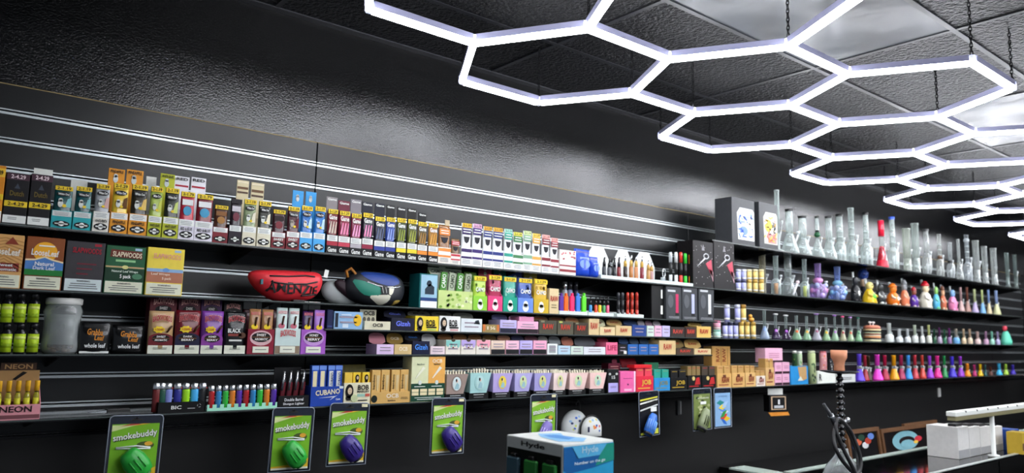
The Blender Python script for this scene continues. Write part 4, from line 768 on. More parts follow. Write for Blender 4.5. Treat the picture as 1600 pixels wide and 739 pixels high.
# ------------------------------------------------------------------ lowest shelf
X, Y, Z, w, h = spot('5', -12, 62, 568, .004)
t = thing('roller_display', 'tan and pink display carton of yellow-capped bottles at the left edge', 'display', (X, Y, Z)); tray_geo(w, .09, h * .27, h * .8, .002).obj('tray', '#e39aa2', t)
G().bbox(-w / 2, w * .48, .06, .064, h * .3, h * .86).obj('back_panel', '#b9905c', t); G().bbox(-w * .4, w * .4, .061, .063, h * .86, h * 1.0).obj('header', '#4a3324', t); text(t, 'NEON', 0, h * .93, w * .62, h * .09, '#b48a5a', .061, 2)
text(t, 'NEON', -w * .04, h * .19, w * .7, h * .11, '#2a1a1e', 0, 2); plate(t, 'strip', -w * .49, w * .49, h * .02, h * .09, '#7a4a50'); poly(t, 'print', [(-w * .05, h * .68), (w * .2, h * .82), (w * .1, h * .84), (-w * .12, h * .7)], '#1c1714', .06)
for i in range(5):
    bt = thing('dropper_bottle', ORD[i] + ' yellow-capped bottle in the display carton at the left edge', 'bottle', (X - w * .42 + w * .205 * i, Y + .018, Z + .003), 0, 'yellow-capped bottles'); r = w * .07
    G().lathe([(r, 0), (r, h * .4), (r * .7, h * .46)], 12).obj('bottle_body', glass('#c9c23a', .55), bt); G().lathe([(r * 1.01, h * .2), (r * 1.01, h * .36)], 12).obj('label_wrap', '#d8d23a', bt); G().lathe([(r * .85, h * .48), (r * .85, h * .66), (r * .8, h * .67)], 12).obj('cap', '#f0b62c', bt); G().lathe([(r * .6, h * .46), (r * .6, h * .48)], 10).obj('collar', M_BLACK, bt)
Z = SZ['5']; Y = FRONT + .05; X0 = Xat(148, Y, Z); t = thing('pocket_knife', 'black folding knife lying on a crumpled clear bag', 'knife', (X0, Y, Z))
G().bbox(.03, .1, -.012, .012, .004, .016, .004).obj('handle', M_BLACK, t, (0, 0, 0), (0, 0, .1)); G().prism([(-.02, .008), (.032, .006), (.032, .013)], -.006, .006).obj('blade', M_STEEL, t); patch([(-.03, -.02), (.1, -.02), (.12, .02), (-.01, .025)], smooth([(-.2, -.2), (.2, -.2), (.2, .2), (-.2, .2)], 1), (0, 0), .001, 0).turn(Matrix.Rotation(-PI / 2, 4, 'X')).obj('clear_bag', glass('#e9eeee', .4), t, (0, 0, .004))
def lighter(px, base, top, wp, label, c, group, back, clear=False):
    Y = FRONT + back; X = Xat(px, Y, base); h = Zat(top, X, Y) - base; w = wp * mpp(px, X, Y, base); t = thing('lighter', label, 'lighter', (X, Y, base), 0, group); r = w / 2
    G().lathe([(r * .9, 0), (r, h * .04), (r, h * .74), (r * .92, h * .77)], 14, sy=.62).obj('body', glass(c, .75, .2) if clear else foil(c), t)
    G().lathe([(r * .9, h * .77), (r * .98, h * .8), (r * .95, h * .97), (r * .7, h)], 12, cx=-r * .12, sy=.66).obj('hood', mat('#c9cdd0', .25, .9), t); G().lathe([(r * .34, -r * .2), (r * .34, r * .2)], 10).turn(Matrix.Translation((r * .45, 0, h * .9)) @ Matrix.Rotation(PI / 2, 4, 'X')).obj('spark_wheel', M_DARKMETAL, t); G().bbox(r * .45, r * 1.0, -r * .3, r * .3, h * .79, h * .84, .001).obj('gas_button', mat('#b8302c' if not clear else '#17181a', .4), t)
X, Y, Z, w, h = spot('5', 246, 319, 625, .004); t = thing('lighter_tray', 'black lighter tray with white logo, seven lighters inside', 'tray', (X, Y, Z)); hh = .034; tray_geo(w, .06, hh, hh, .002).obj('tray_body', '#101113', t); text(t, 'BIC', -w * .12, hh * .5, w * .22, hh * .34, WHITE); lines(t, w * .12, w * .3, hh * .3, hh * .45, 1, '#c9c9c9')
for k in range(3): G().prism([(w * .38 + .006 * math.cos(2 * PI * k / 3 + q), hh * .6 + .006 * math.sin(2 * PI * k / 3 + q)) for q in (.2, 1.1, 1.5)], -LV * 2, 0).obj('recycling_mark', WHITE, t)
for i, (px, c_, n) in enumerate(((240, '#6a2020', 'dark red'), (249, '#1f5040', 'dark green'), (259, '#7a86c8', 'marbled lilac'), (273.5, '#2a2f8a', 'navy'), (286.5, '#9fe01c', 'lime'), (300, '#4ab4f0', 'sky blue'), (313, '#26282a', 'charcoal'))): lighter(px + 2, SZ['5'] + .0022, 598, 13, n + ' lighter standing in the black tray', c_, 'lighters in the black tray', .03)
X, Y, Z, w, h = spot('5', 323, 433, 625, .004); t = thing('lighter_tray', 'mint notched tray holding ten see-through lighters', 'tray', (X, Y, Z)); hh = .021
g = G().box(-w / 2, w / 2, 0, .05, 0, .0018).box(-w / 2, w / 2, 0, .002, .0018, hh * .45)
for k in range(11): q = -w / 2 + w * k / 10; g.box(max(-w / 2, q - w * .028), min(w / 2, q + w * .028), 0, .002, hh * .45, hh)
g.obj('tray_body', mat('#a8ecd0', .4), t)
for i, (c_, n) in enumerate((('#c01418', 'red'), ('#2a8fd0', 'blue'), ('#2fc83f', 'green'), ('#f08a18', 'orange'), ('#5a2fb0', 'purple')) * 2): lighter(329 + 10.8 * i, SZ['5'] + .002, 602.5 - .35 * i, 10, '%s see-through %s lighter in the mint tray' % (['left', 'right'][i // 5], n), c_, 'see-through lighters in the mint tray', .014, True)
X, Y, Z, w, h = spot('5', 434, 482, 575, .004); t = thing('torch_display', 'black display tray with white lettering, four silver-nozzle torches', 'display', (X, Y, Z)); tray_geo(w, .07, h * .3, h * .3, .002).obj('tray', '#131416', t); G().bbox(-w * .45, w * .45, .066, .069, h * .3, h).obj('back_panel', '#15161a', t)
text(t, 'Double Barrel', 0, h * .2, w * .62, h * .075, '#e6e8ea'); text(t, 'Shotgun Lighter', 0, h * .09, w * .7, h * .075, '#e6e8ea')
for i in range(4):
    p = thing('torch_lighter', '%s silver-nozzle dark red torch in the black display tray' % ORD[i], 'lighter', (X + w * (-.33 + .22 * i), Y + .03, Z + .003), 0, 'silver-nozzle torches', .1); G().bbox(-.009, .009, -.007, .007, 0, h * .62, .003).obj('body', foil('#5a141e'), p); G().tube([(-.004, -.005, h * .4), (-.004, -.005, h * .9)], .0045, 8).obj('nozzle', M_STEEL, p); G().tube([(.004, .001, h * .4), (.004, .001, h * .8)], .004, 8).obj('nozzle', M_DARKMETAL, p)
def cone_rack(a, b, yt, label, col, hf, n, dpk, packcol, group):
    X, Y, Z, w, h = spot('5', a, b, yt, .004); t = thing('cone_display', label, 'display', (X, Y, Z)); tray_geo(w, .07, h * hf, h * hf, .002).obj('tray', col, t); out = []
    for i in range(n):
        p = thing('cone_pack', '%s %s, counted from the left' % (ORD[i], group), 'pack', (X + w * (-.5 + (i + .5) / n), Y + .004 + .004 * (i % 2), Z + .003), 0, group + 's')
        pw = w / n * .86; G().bbox(-pw / 2, pw / 2, 0, .02, 0, h - .003, .001).obj('sleeve', packcol[i % len(packcol)], p); out.append((p, pw, h))
    return t, w, h, out
t, w, h, pk = cone_rack(484, 535, 571, 'blue cone display with slanted cream lettering', '#1f45a8', .48, 4, None, ['#2450b8'], 'slim blue pack in the blue cone display')
text(t, 'CUBANO', w * .02, h * .34, w * .76, h * .13, '#f0e6c4', 0, 3, .06); poly(t, 'swoosh', [(-w * .25, h * .2), (w * .3, h * .24), (w * .38, h * .28), (w * .1, h * .14), (w * .2, h * .21)], '#dfe3e8', 0, 2); text(t, 'Cone', w * .35, h * .16, w * .14, h * .05, WHITE, 0, 2, .05); plate(t, 'sticker', w * .38, w * .5, h * .42, h * .48, '#d8e2ea', 0, 3)
for i, (p, pw, hh) in enumerate(pk):
    plate(p, 'window', -pw * .32, pw * .25, hh * .45, hh * .84, '#ece0b0' if i < 2 else '#dfe2d8'); plate(p, 'top_band', -pw * .5, pw * .5, hh * .87, hh * .97, '#6f94e0'); text(p, 'CUBANO', pw * (.38 if i < 2 else .1), hh * .64, hh * .32, pw * (.2 if i < 2 else .4), '#16307a', 0, 3, PI / 2)
t, w, h, pk = cone_rack(536, 578, 582, 'cream cone display with a dark-haired portrait', '#e6e0c0', .68, 3, None, ['#e8c24a', '#f0cc3a', '#f0cc3a'], 'yellow pack in the portrait display')
portrait(t, -w * .3, h * .42, h * .22); text(t, 'BOB', w * .22, h * .53, w * .42, h * .16, '#1a1815'); text(t, 'MARLEY', w * .22, h * .4, w * .46, h * .07, '#2a2722'); plate(t, 'stripe', w * .0, w * .3, h * .24, h * .33, '#9fc8b8'); plate(t, 'stripe', w * .3, w * .48, h * .24, h * .33, '#c85a48'); lines(t, 0, w * .42, h * .08, h * .18, 1, '#33302a'); disc(t, 'leaf_print', -w * .12, h * .2, w * .13, h * .12, '#c6cfa0', 0, 5, 9)
for p, pw, hh in pk[1:]: portrait(p, pw * .05, hh * .8, hh * .11)
Yl = FRONT + .1; Zl = SZ['5']; xa = Xat(520, Yl, Zl); t = thing('leaf_box', 'open box with green and gold leaf print behind the blue cone display', 'box', (xa + .06, Yl, Zl)); G().bbox(-.06, .1, 0, .05, 0, .075).obj('carton', '#4a4a1e', t); o = G().bbox(-.06, .1, 0, .002, 0, .07).obj('lid', noise_mat('leaf_green', '#26381a', '#8a7a2a', 40, .5), t, (0, .03, .076), (-.35, 0, 0))
t, w, h, pk = cone_rack(579, 640, 578, 'kraft cone display with round black badge', '#d8ae66', .34, 4, None, ['#e0b66c', '#dcb268'], 'kraft pack in the kraft cone display')
text(t, 'OCB', w * .04, h * .22, w * .32, h * .13, '#f0e6d2', 0, 3); text(t, 'bamboo', w * .02, h * .08, w * .2, h * .06, '#3a2c1a'); disc(t, 'badge', -w * .42, h * .14, w * .075, h * .11, '#17251c'); lines(t, w * .25, w * .46, h * .1, h * .18, 2, '#4a3820')
for p, pw, hh in pk: text(p, 'bamboo', -pw * .28, hh * .62, hh * .44, pw * .26, '#3a2612', 0, 2, PI / 2); G().prism([(pw * .08, hh * .36), (pw * .22, hh * .36), (pw * .4, hh * .82), (pw * .02, hh * .82)], -LV * 2, 0).obj('cone_print', '#d8c08e', p)
t, w, h = box_thing('cone_box', 'tall half mint, half orange cone box with dark green base', 'box', '5', 641, 694, 557, '#dfe3b8', .07, .004)
plate(t, 'right_half', 0, w * .5, h * .4, h, '#efb25a'); plate(t, 'green_band', -w * .5, w * .5, .001, h * .4, '#12432f'); text(t, 'OCB', w * .25, h * .9, w * .3, h * .08, '#f4ead2'); text(t, 'bamboo', w * .25, h * .83, w * .2, h * .04, '#3a2c1a'); text(t, 'bamboo', -w * .24, h * .83, w * .22, h * .04, '#3a4a2c')
for k in (-1, 1): G().prism([(w * (.25 * k - .14), h * .52), (w * (.25 * k - .12), h * .51), (w * (.25 * k + .15), h * .74), (w * (.25 * k + .08), h * .78)], -LV * 3, 0).obj('cone_print', '#f2ecdc' if k > 0 else '#eef0d8', t); disc(t, 'panda_print', w * .25 * k, h * .42, w * .05, h * .05, '#dfe6e0', 0, 4, 10); lines(t, w * (.25 * k - .18), w * (.25 * k + .18), h * .31, h * .36, 1, '#dfe8dc', 0, 3)
for k in range(8): plate(t, 'size_box', w * (-.48 + .245 * (k % 4)), w * (-.28 + .245 * (k % 4)), h * (.14 + .075 * (k // 4)), h * (.205 + .075 * (k // 4)), '#efe0b4', 0, 3)
lines(t, -w * .4, w * .4, h * .03, h * .11, 2, '#dfe8dc', 0, 3)
cc = [(696, 731, 578, '#a08d84', 'taupe', '#d8e6e6'), (733, 767, 576, '#a8d4d2', 'pale aqua', '#b9dcda'), (769, 801, 577, '#b7a8dc', 'lilac, with golden oval', '#e8cf4a'), (803, 832, 577, '#b4aee0', 'lilac, with pale green oval', '#cfe0a8'), (834, 862, 577, '#aaa4da', 'lilac, with yellow-green oval', '#d8dc8a'), (864, 887, 577, '#ecd6d0', 'cream', '#d9dc9a'), (889, 919, 577, '#f0cfc8', 'peach', '#cfe2b0'), (921, 948, 577, '#f2cdc6', 'blush', '#c9e0c0')]
for i, (a, b, yt, c_, n, ov) in enumerate(cc):
    X, Y, Z, w, h = spot('5', a, b, yt, .006); t = thing('cone_cup', 'tapered carton of rolling cones, %s' % n, 'carton', (X, Y, Z), 0, 'tapered cone cartons')
    hb, hc = h * .22, h * .86; d = .055
    G().box(-w * .49, w * .4, .004, d + .01, 0, hb).obj('base_tray', '#141517', t); lines(t, -w * .36, w * .26, hb * .5, hb * .8, 1, '#d5d8d8', .004); lines(t, -w * .3, w * .2, hb * .15, hb * .4, 1, '#8a8d8d', .004)
    xs = lambda z: (-w * .48, w * (.29 + .2 * (z - hb * .9) / (hc - hb * .9)))
    a0, b0 = xs(hb * .9); a1, b1 = xs(hc); f = [(0, 3, 2, 1), (0, 1, 5, 4), (1, 2, 6, 5), (2, 3, 7, 6), (3, 0, 4, 7)]
    G().add([(a0, 0, hb * .9), (b0, 0, hb * .9), (b0, d, hb * .9), (a0, d, hb * .9), (a1, -.001, hc), (b1, -.001, hc), (b1, d, hc), (a1, d, hc)], f).obj('cup', c_, t)
    zc = hb + (hc - hb) * .5; disc(t, 'ring_print', -w * .03, zc, w * .25, h * .27, c_ if i else '#8a7a72', 0, 2, 20); disc(t, 'oval_print', -w * .03, zc, w * .19, h * .23, ov, 0, 3, 20); disc(t, 'figure_print', -w * .055, zc + h * .11, w * .03, h * .055, '#17161a', 0, 5, 10); disc(t, 'figure_print', -w * .02, zc + h * .08, w * .035, h * .05, '#ecc9b4', 0, 4, 10); poly(t, 'figure_print', [(-w * .13, zc - h * .17), (w * .06, zc - h * .19), (w * .07, zc - h * .04), (-w * .01, zc + h * .03), (-w * .06, zc - h * .02)], '#9cc4cc', 0, 4)
    n2 = 7; g = G()
    for k in range(n2 * 2): q = a1 + .004 + (b1 - a1 - .008) * ((k % n2) + .5) / n2; g.tube([(q * .9, .012 + .02 * (k // n2), hb), (q, .012 + .02 * (k // n2), h - random.uniform(0, .008))], [.002, .0042], 6)
    g.obj('paper_cones', '#e8e0c8', t)

# coloured boxes right of the cone cups
def tower(a, b, yt, lab, col, hf=1.0, d=.07, back=.005): return box_thing('paper_carton', lab, 'carton', '5', a, b, yt, col, d, back)
t, w, h = tower(949, 967, 577, 'black carton with lilac lower half beside the blush cone cup', '#17181b'); plate(t, 'lilac_panel', -w * .42, w * .42, h * .03, h * .42, '#b8aeea'); text(t, '15', 0, h * .66, w * .3, h * .14, '#dfe2e0'); lines(t, -w * .3, w * .3, h * .2, h * .3, 2, '#5a4a8a')
for k in (-1, 1): disc(t, 'print', w * .3 * k, h * .8, w * .1, h * .05, '#c9ccc8')
Yb = FRONT + .09; q = Xat(960, Yb, SZ['5']); t = thing('paper_carton', 'maroon carton with rounded hanger tab standing behind the black and lilac one', 'carton', (q, Yb, SZ['5'])); G().bbox(-.045, .045, 0, .05, 0, .14).obj('carton', '#6d2238', t); G().prism(smooth([(-.02, .139), (.02, .139), (.018, .16), (-.018, .16)], 1), .001, .004).obj('hanger_tab', '#8a3a50', t); lines(t, -.03, .03, .105, .13, 2, '#e0a8a0')
t, w, h = tower(969, 993, 580, 'bright pink carton with slot and small dark emblem', '#f06aa8'); plate(t, 'slot', -w * .3, w * .3, h * .64, h * .67, '#a83a72'); poly(t, 'emblem', [(-w * .06, h * .4), (w * .06, h * .4), (0, h * .32)], '#5a1c4a'); plate(t, 'print', -w * .25, w * .25, h * .06, h * .16, '#f9b6d4'); plate(t, 'side_strip', w * .4, w * .5, .001, h, '#fbd0e2')
def vee_carton(a, b, yt, lab, low, hi, txt, tcol, split=.6, n=2):
    X, Y, Z, w, h = spot('5', a, b, yt, .005); t = thing('paper_carton', lab, 'carton', (X, Y, Z)); tray_geo(w, .075, h * split, h * split).obj('tray', low, t); (text(t, txt, w * .08, h * split * .55, w * .55, h * split * .42, tcol, 0, 3) if txt else poly(t, 'figure_print', [(0, h * split * .3), (w * .4, h * split * .34), (w * .34, h * split * .85), (w * .12, h * split * .8)], tcol)); plate(t, 'rule', -w * .4, w * .3, h * split * .18, h * split * .24, tcol)
    for k in range(n):
        p = thing('paper_pack', '%s pack standing in the %s' % (['left', 'right', 'third'][k], lab.split(' with')[0]), 'pack', (X + w * (-.5 + (k + .5) / n), Y + .004, Z + .003)); pw = w / n * .85; G().bbox(-pw / 2, pw / 2, 0, .05, 0, h - .004, .001).obj('sleeve', hi, p); lines(p, -pw * .35, pw * .35, h * .86, h * .92, 1, tcol)
    return t, w, h, X, Y, Z
t, w, h, X, Y, Z = vee_carton(994, 1021, 575, 'red carton with gold letters and folded-back lid', '#e02a44', '#e8485c', 'JOB', '#e8c24a', .66); G().bbox(-w * .62, w * .4, -.002, .05, h * 1.005, h * 1.14).obj('lid', '#e0232c', t); o = G().bbox(-w * .6, w * .3, 0, .003, 0, .05).obj('back_flap', '#7a0f1c', t, (-.01, .075, h), (-.4, 0, 0))
t, w, h, X, Y, Z = vee_carton(1022, 1047, 577, 'blue carton with two teal packs and green lid', '#2f8fd0', '#2aa08c', 'JOB', '#8a8f5a', .6); G().bbox(-w * .55, w * .35, .06, .075, h * .7, h * 1.3).obj('lid', '#2f7a58', t)
vee_carton(1048, 1074, 578, 'black carton with gold letters left of the red-print cartons', '#121215', '#1d1d20', 'JOB', '#c9a83a', .62)
for i, (a, b) in enumerate(((1075, 1096), (1097, 1119))):
    t, w, h, X, Y, Z = vee_carton(a, b, 572, ['left', 'right'][i] + ' black carton with red and gold print', '#17161a', '#8a7448' if i == 0 else '#4a4034', None, '#c02a2c', .6, 3 if i == 0 else 2); disc(t, 'emblem', -w * .1, h * .46, w * .1, h * .09, '#d8c07a', 0, 4)
for i, (a, b, yt, c_, lab) in enumerate(((1121, 1143, 572, '#d9ac66', 'first kraft carton with dark red lettering, before the kraft tower'), (1144, 1164, 571, '#dbb06c', 'second kraft carton with dark red lettering'), (1165, 1181, 571, '#e0b877', 'third kraft carton with dark red lettering'), (1182, 1196, 579, '#e9dfd2', 'whitish carton with dark red lettering among the kraft ones'), (1197, 1210, 560, '#dcb478', 'tallest kraft carton with dark red lettering, beside pink boxes'))):
    t, w, h, X, Y, Z = vee_carton(a, b, yt, lab, c_, '#c99f5e', 'RAW', '#8a2420', .66, 2); plate(t, 'emblem', -w * .1, w * .1, h * .46, h * .6, '#6a3a24', 0, 2)
t, w, h = box_thing('paper_carton', 'kraft tower of slim red-lettered packs rising behind the first kraft carton', 'carton', '5', 1113, 1142, 541, '#d2a35c', .06, .1)
for k in range(2): text(t, 'RAW', w * (-.2 + .34 * k), h * .78, h * .34, w * .2, '#8a3a1c', 0, 2, PI / 2); plate(t, 'joint', w * (-.03 + .36 * k), w * (-.01 + .36 * k), h * .05, h * .95, '#8a6a38')
def on_top(z, a, b, yt, lab, col, name='paper_box', d=.07, back=.01):
    Y = FRONT + back; X0, X1 = Xat(a, Y, z), Xat(b, Y, z); X = (X0 + X1) / 2; h = Zat(yt, X, Y) - z; w = X1 - X0; t = thing(name, lab, 'box', (X, Y, z)); G().bbox(-w / 2, w / 2, 0, d, 0, h).obj('carton', col, t); return t, w, h, z + h
PK = '#e9b2cc'
z = SZ['5']; 
for r_ in range(2):
    z0 = z
    for k, (a, b) in enumerate(((1211, 1222), (1223, 1234))):
        t, w, h, z = on_top(z0, a, b, 584 if r_ == 0 else 566, '%s %s pink box with dark base in the stack' % (['lower', 'middle'][r_], ['left', 'right'][k]), PK); plate(t, 'base_band', -w * .49, w * .49, .001, h * .22, '#3a1f2c'); lines(t, -w * .3, w * .3, h * .45, h * .75, 2, '#b06a8a')
t, w, h, z = on_top(z, 1196, 1223, 544, 'topmost wide pink box of the stack', '#ecb8d0'); lines(t, -w * .35, w * .35, h * .3, h * .7, 3, '#b97a98'); plate(t, 'base_band', -w * .49, w * .49, .001, h * .14, '#3a1f2c')
X, Y, Z, w, h = spot('5', 1236, 1263, 572, .006); t = thing('tube_display', 'blue carton with torn kraft front holding a green-dark tube', 'display', (X, Y, Z)); tray_geo(w, .08, h, h).obj('tray', '#2a8fd0', t); poly(t, 'kraft_patch', [(-w * .1, h * .95), (w * .4, h * .98), (w * .42, h * .3), (w * .2, h * .2), (0, h * .4)], '#c09a66', 0, 1); poly(t, 'print', [(-w * .1, h * .2), (w * .2, h * .2), (w * .05, h * .45)], '#d8e0d0', 0, 2)
def can(px, base, top, wp, lab, cols, back=.03, cat='tube', name='printed_tube'):
    Y = FRONT + back; X = Xat(px, Y, base); h = Zat(top, X, Y) - base; r = wp / 2 * mpp(px, X, Y, base); t = thing(name, lab, cat, (X, Y, base)); G().lathe([(r, 0), (r, h * .9), (r * .96, h * .92)], 16).obj('tube_body', cols[0], t); G().lathe([(r * .9, h * .92), (r * .9, h)], 14).obj('cap', cols[1], t)
    for k in range(10): a = random.uniform(PI, 2 * PI); zz = h * random.uniform(.08, .82); s = r * random.uniform(.2, .45); G().ball((r * math.cos(a) * .97, r * math.sin(a) * .97, zz), (s, s, s * 1.3), 8, 5).turn(Matrix.Identity(4)).obj('print', cols[2 + k % (len(cols) - 2)], t) if False else None
    g = {}
    for k in range(12):
        a = -PI / 2 + random.uniform(-1.3, .6); zz = h * random.uniform(.08, .82); s = random.uniform(.12, .28); c_ = cols[2 + k % (len(cols) - 2)]
        v = [(r * 1.01 * math.cos(a + s * math.cos(q)), r * 1.01 * math.sin(a + s * math.cos(q)), zz + s * h * .22 * math.sin(q)) for q in [2 * PI * j / 8 for j in range(8)]]; g.setdefault(c_, G()).add(v, [tuple(range(8))])
    for c_, gg in g.items(): gg.obj('print', c_, t)
    return t
can(1242.5, SZ['5'] + .002, 548, 8, 'dark green tube in the blue carton', ('#2a4a2a', '#e0e4d8', '#8fb04a', '#16241a'), .03); can(1250, SZ['5'] + .002, 549, 9.5, 'pale green tube with pink flowers in the blue carton', ('#b8cfa8', '#dfe4d8', '#d88a9a', '#7aa06a'), .035)
can(1269, SZ['5'], 548, 13, 'tall pale green tube with dark leaf pattern', ('#c6d49a', '#cdd6b0', '#1f3a2a', '#2f5a3a'), .03)
t, w, h = tower(1278, 1306, 580, 'long white box with a bold letter R', '#e6e9e0'); text(t, 'R', -w * .36, h * .5, w * .14, h * .55, '#1a1a1a'); zr = SZ['5'] + h + .0005
can(1286.5, zr, 549, 12, 'pink can with orange fruit print on the white box', ('#e8a0a8', '#c86a72', '#e8804a', '#f2d0c0'), .035); can(1297, zr, 559, 8, 'small dark can with white band on the white box', ('#26262c', '#1a1a1e', '#dcdcd8', '#8a8a8a'), .04)
t, w, h = tower(1312, 1337, 585, 'low pale grey box with dark print behind the hookah stem', '#d3d6d4'); lines(t, -w * .4, w * .3, h * .3, h * .7, 2, '#3a3c40')

# ------------------------------------------------------------------ glass and silicone water pipes
def pipe(sh, x0, x1, yt, label, style, col, group, tube_frac=.45, rim=None, accent=None, lower=None, ang=None, name='water_pipe', solid=False, back=.02, mid=None):
    X, Y, Z, r, h = rspot(sh, x0, x1, yt, back); r *= 1.02 if mid else 1; rt = r * tube_frac; t = thing(name, label, 'water pipe', (X, Y, Z), 0, group)
    body = (mat(col, .3, 0, 'gloss') if solid else glass(col)); low = (mat(lower, .3, 0, 'gloss') if solid else glass(lower, .5)) if lower else body
    if mid: base = [(r * .92, 0), (r, h * .02), (r * .97, h * .05), (rt * 1.1, h * .4), (rt, h * .44)]
    elif style == 'beaker': base = [(r * .9, 0), (r, h * .03), (r * .93, h * .1), (rt * 1.15, h * .4), (rt, h * .45)]
    elif style == 'can': base = [(r * .85, 0), (r * .9, h * .02), (r * .9, h * .3), (r * .78, h * .36), (rt, h * .42)]
    elif style == 'bubble': base = [(r * .5, 0), (r * .8, h * .05), (r, h * .2), (r * .85, h * .36), (rt * 1.1, h * .44), (rt, h * .47)]
    else: base = [(r * .9, 0), (r * .9, h * .02), (rt * 1.05, h * .05), (rt, h * .3)]
    zs = base[-1][1]
    G().lathe(base, 18).obj('base', low, t)
    if mid:
        G().lathe([(rt * 1.02, zs), (rt * 1.02, zs + h * .12)], 14).obj('neck_joint', glass('#e6eaea'), t); zs += h * .12
    G().lathe([(rt, zs), (rt, h * .96), (rt * 1.12, h * .97), (rt * 1.12, h)] if not rim else [(rt, zs), (rt, h * .95)], 16).obj('tube', body, t)
    if rim: G().lathe([(rt * 1.1, h * .95), (rt * 1.15, h * .96), (rt * 1.15, h), (rt * .9, h)], 16).obj('mouth_rim', mat(rim, .3), t)
    a = ang if ang is not None else random.choice((-.2, .15, 0.1)); dx, dy = math.cos(a), math.sin(a) - .25
    p0 = Vector((r * .25 * dx, r * .25 * dy, h * .1)); p1 = Vector((r * 1.0 * dx, r * 1.0 * dy, h * .44)); G().tube([p0, p1], rt * .3 if style != 'slim' else rt * .2, 8).obj('downstem', glass('#e9efef', .45), t)
    G().lathe([(rt * .25, 0), (rt * .5, h * .04), (rt * .55, h * .08)], 10).obj('bowl', glass('#e9efef', .5) if not accent else mat(accent, .3, 0, 'gloss'), t, tuple(p1))
    if style in ('can', 'bubble') and not solid:
        G().lathe([(rt * .5, h * .04), (rt * .5, h * .22), (rt * .2, h * .26)], 10).obj('percolator', glass('#f2f6f6', .5), t)
    return t, r, rt, h
CL = '#e3efec'; gA = 'clear glass pipes on the highest shelf'
for i, (a, b, yt, c_, lab) in enumerate(((1139, 1180, 311, 'cool', 'grey box with a blue and white art panel'), (1182, 1216, 318, 'warm', 'grey box with an orange and pink art panel'))):
    t, w, h = box_thing('art_pipe_box', lab, 'box', 'A', a + 5, b, yt, '#3b3d40', .12, .004); p = [(-w * .24, h * .1), (w * .47, h * .1), (w * .47, h * .74), (w * .4, h * .8), (-w * .15, h * .8), (-w * .28, h * .68)]; poly(t, 'art_panel', p, '#e4e8e8' if i == 0 else '#d8d4c8', 0, 1)
    for k in range(40):
        cx, cz = random.uniform(-.2, .4) * w, random.uniform(.17, .7) * h; c2 = random.choice(['#2f5ad0', '#8fb0f0', '#16181c', '#f2f4f4', '#4a74d8'] if i == 0 else ['#f0b04a', '#16181c', '#f2ece0', '#e86a5a', '#2a2a2a', '#d8c24a']); q = random.uniform(0, PI); l_, th = random.uniform(.06, .14) * h, .016 * h
        poly(t, 'art_stroke', [(cx + l_ * math.cos(q) * s1 * .5 - th * math.sin(q) * s2, min(.76 * h, max(.13 * h, cz + l_ * math.sin(q) * s1 * .5 + th * math.cos(q) * s2))) for s1, s2 in ((-1, -1), (1, -1), (1, 1), (-1, 1))], c2, 0, 2 + k % 3)
    if i: plate(t, 'art_block', -w * .05, w * .42, h * .12, h * .34, '#f08a86', 0, 2); disc(t, 'art_block', -w * .02, h * .5, w * .2, h * .14, '#f0c83a', 0, 2)
    else: disc(t, 'art_block', 0, h * .3, w * .18, h * .1, '#6f8fe8', 0, 2)
big = [(1203, 1228, 297, 'slim', 'tallest clear tube, beside the orange art box', None, CL, .3, None), (1219, 1250, 327, 'beaker', 'clear beaker pipe, second of the glass row', '#17181a', CL, .38, None), (1240, 1270, 338, 'beaker', 'clear beaker pipe with a black mouth ring, third of the glass row', '#17181a', CL, .42, None), (1266, 1290, 338, 'beaker', 'clear pipe with a green ball on its neck', '#1d2420', CL, .26, 'green'), (1284, 1309, 338, 'beaker', 'clear beaker pipe, fifth of the glass row', '#2a2c2e', CL, .42, None),
       (1303, 1324, 335, 'can', 'wide-necked clear pipe with thick black rim', '#0f1011', CL, .5, None), (1321, 1343, 325, 'can', 'bent-neck clear pipe with open mouth, taller than its neighbours', None, CL, .42, None), (1344, 1366, 332, 'can', 'clear pipe with a bulbous base left of the red one', '#141516', CL, .4, None), (1369, 1389, 344, 'beaker', 'pipe with red mouth section and red base', None, '#e6ecea', .4, 'red'), (1386, 1407, 339, 'can', 'clear pipe with blue mouth ring right of the red one', '#3f5fc8', CL, .42, None),
       (1411, 1426, 357, 'slim', 'frosted straight tube, two right of the red pipe', None, '#dfe8dc', .85, None), (1425, 1440, 349, 'slim', 'frosted straight tube with slanted mouth, three right of the red pipe', None, '#e0ebe6', .8, None), (1441, 1458, 358, 'bubble', 'white pipe with dark waist, blurred', '#55585a', '#e3e8e6', .5, None), (1463, 1477, 366, 'can', 'white pipe with thin brown neck joint', None, '#dfe3df', .45, 'brown'), (1479, 1494, 379, 'bubble', 'short white pipe with black collar', None, '#dfe5e6', .45, 'black'), (1493, 1507, 374, 'beaker', 'thin-necked white pipe past the black-collared one', None, '#e2e8e6', .35, None), (1505, 1522, 367, 'can', 'white pipe with a round knob near the top', None, '#d9e0e4', .4, 'knob'), (1520, 1535, 376, 'slim', 'plain white tube, first of the last three', None, '#e2e8e6', .7, None), (1534, 1547, 385, 'slim', 'plain white tube, second of the last three', None, '#e2e8e6', .7, None), (1548, 1562, 388, 'slim', 'plain white tube, last of the three', None, '#e2e8e6', .7, None), (1570, 1581, 395, 'slim', 'dim clear tube near the far end of highest shelf', None, '#9fb0ac', .6, None), (1583, 1593, 398, 'slim', 'dim clear tube at the very end of highest shelf', None, '#8fa09c', .6, None)]
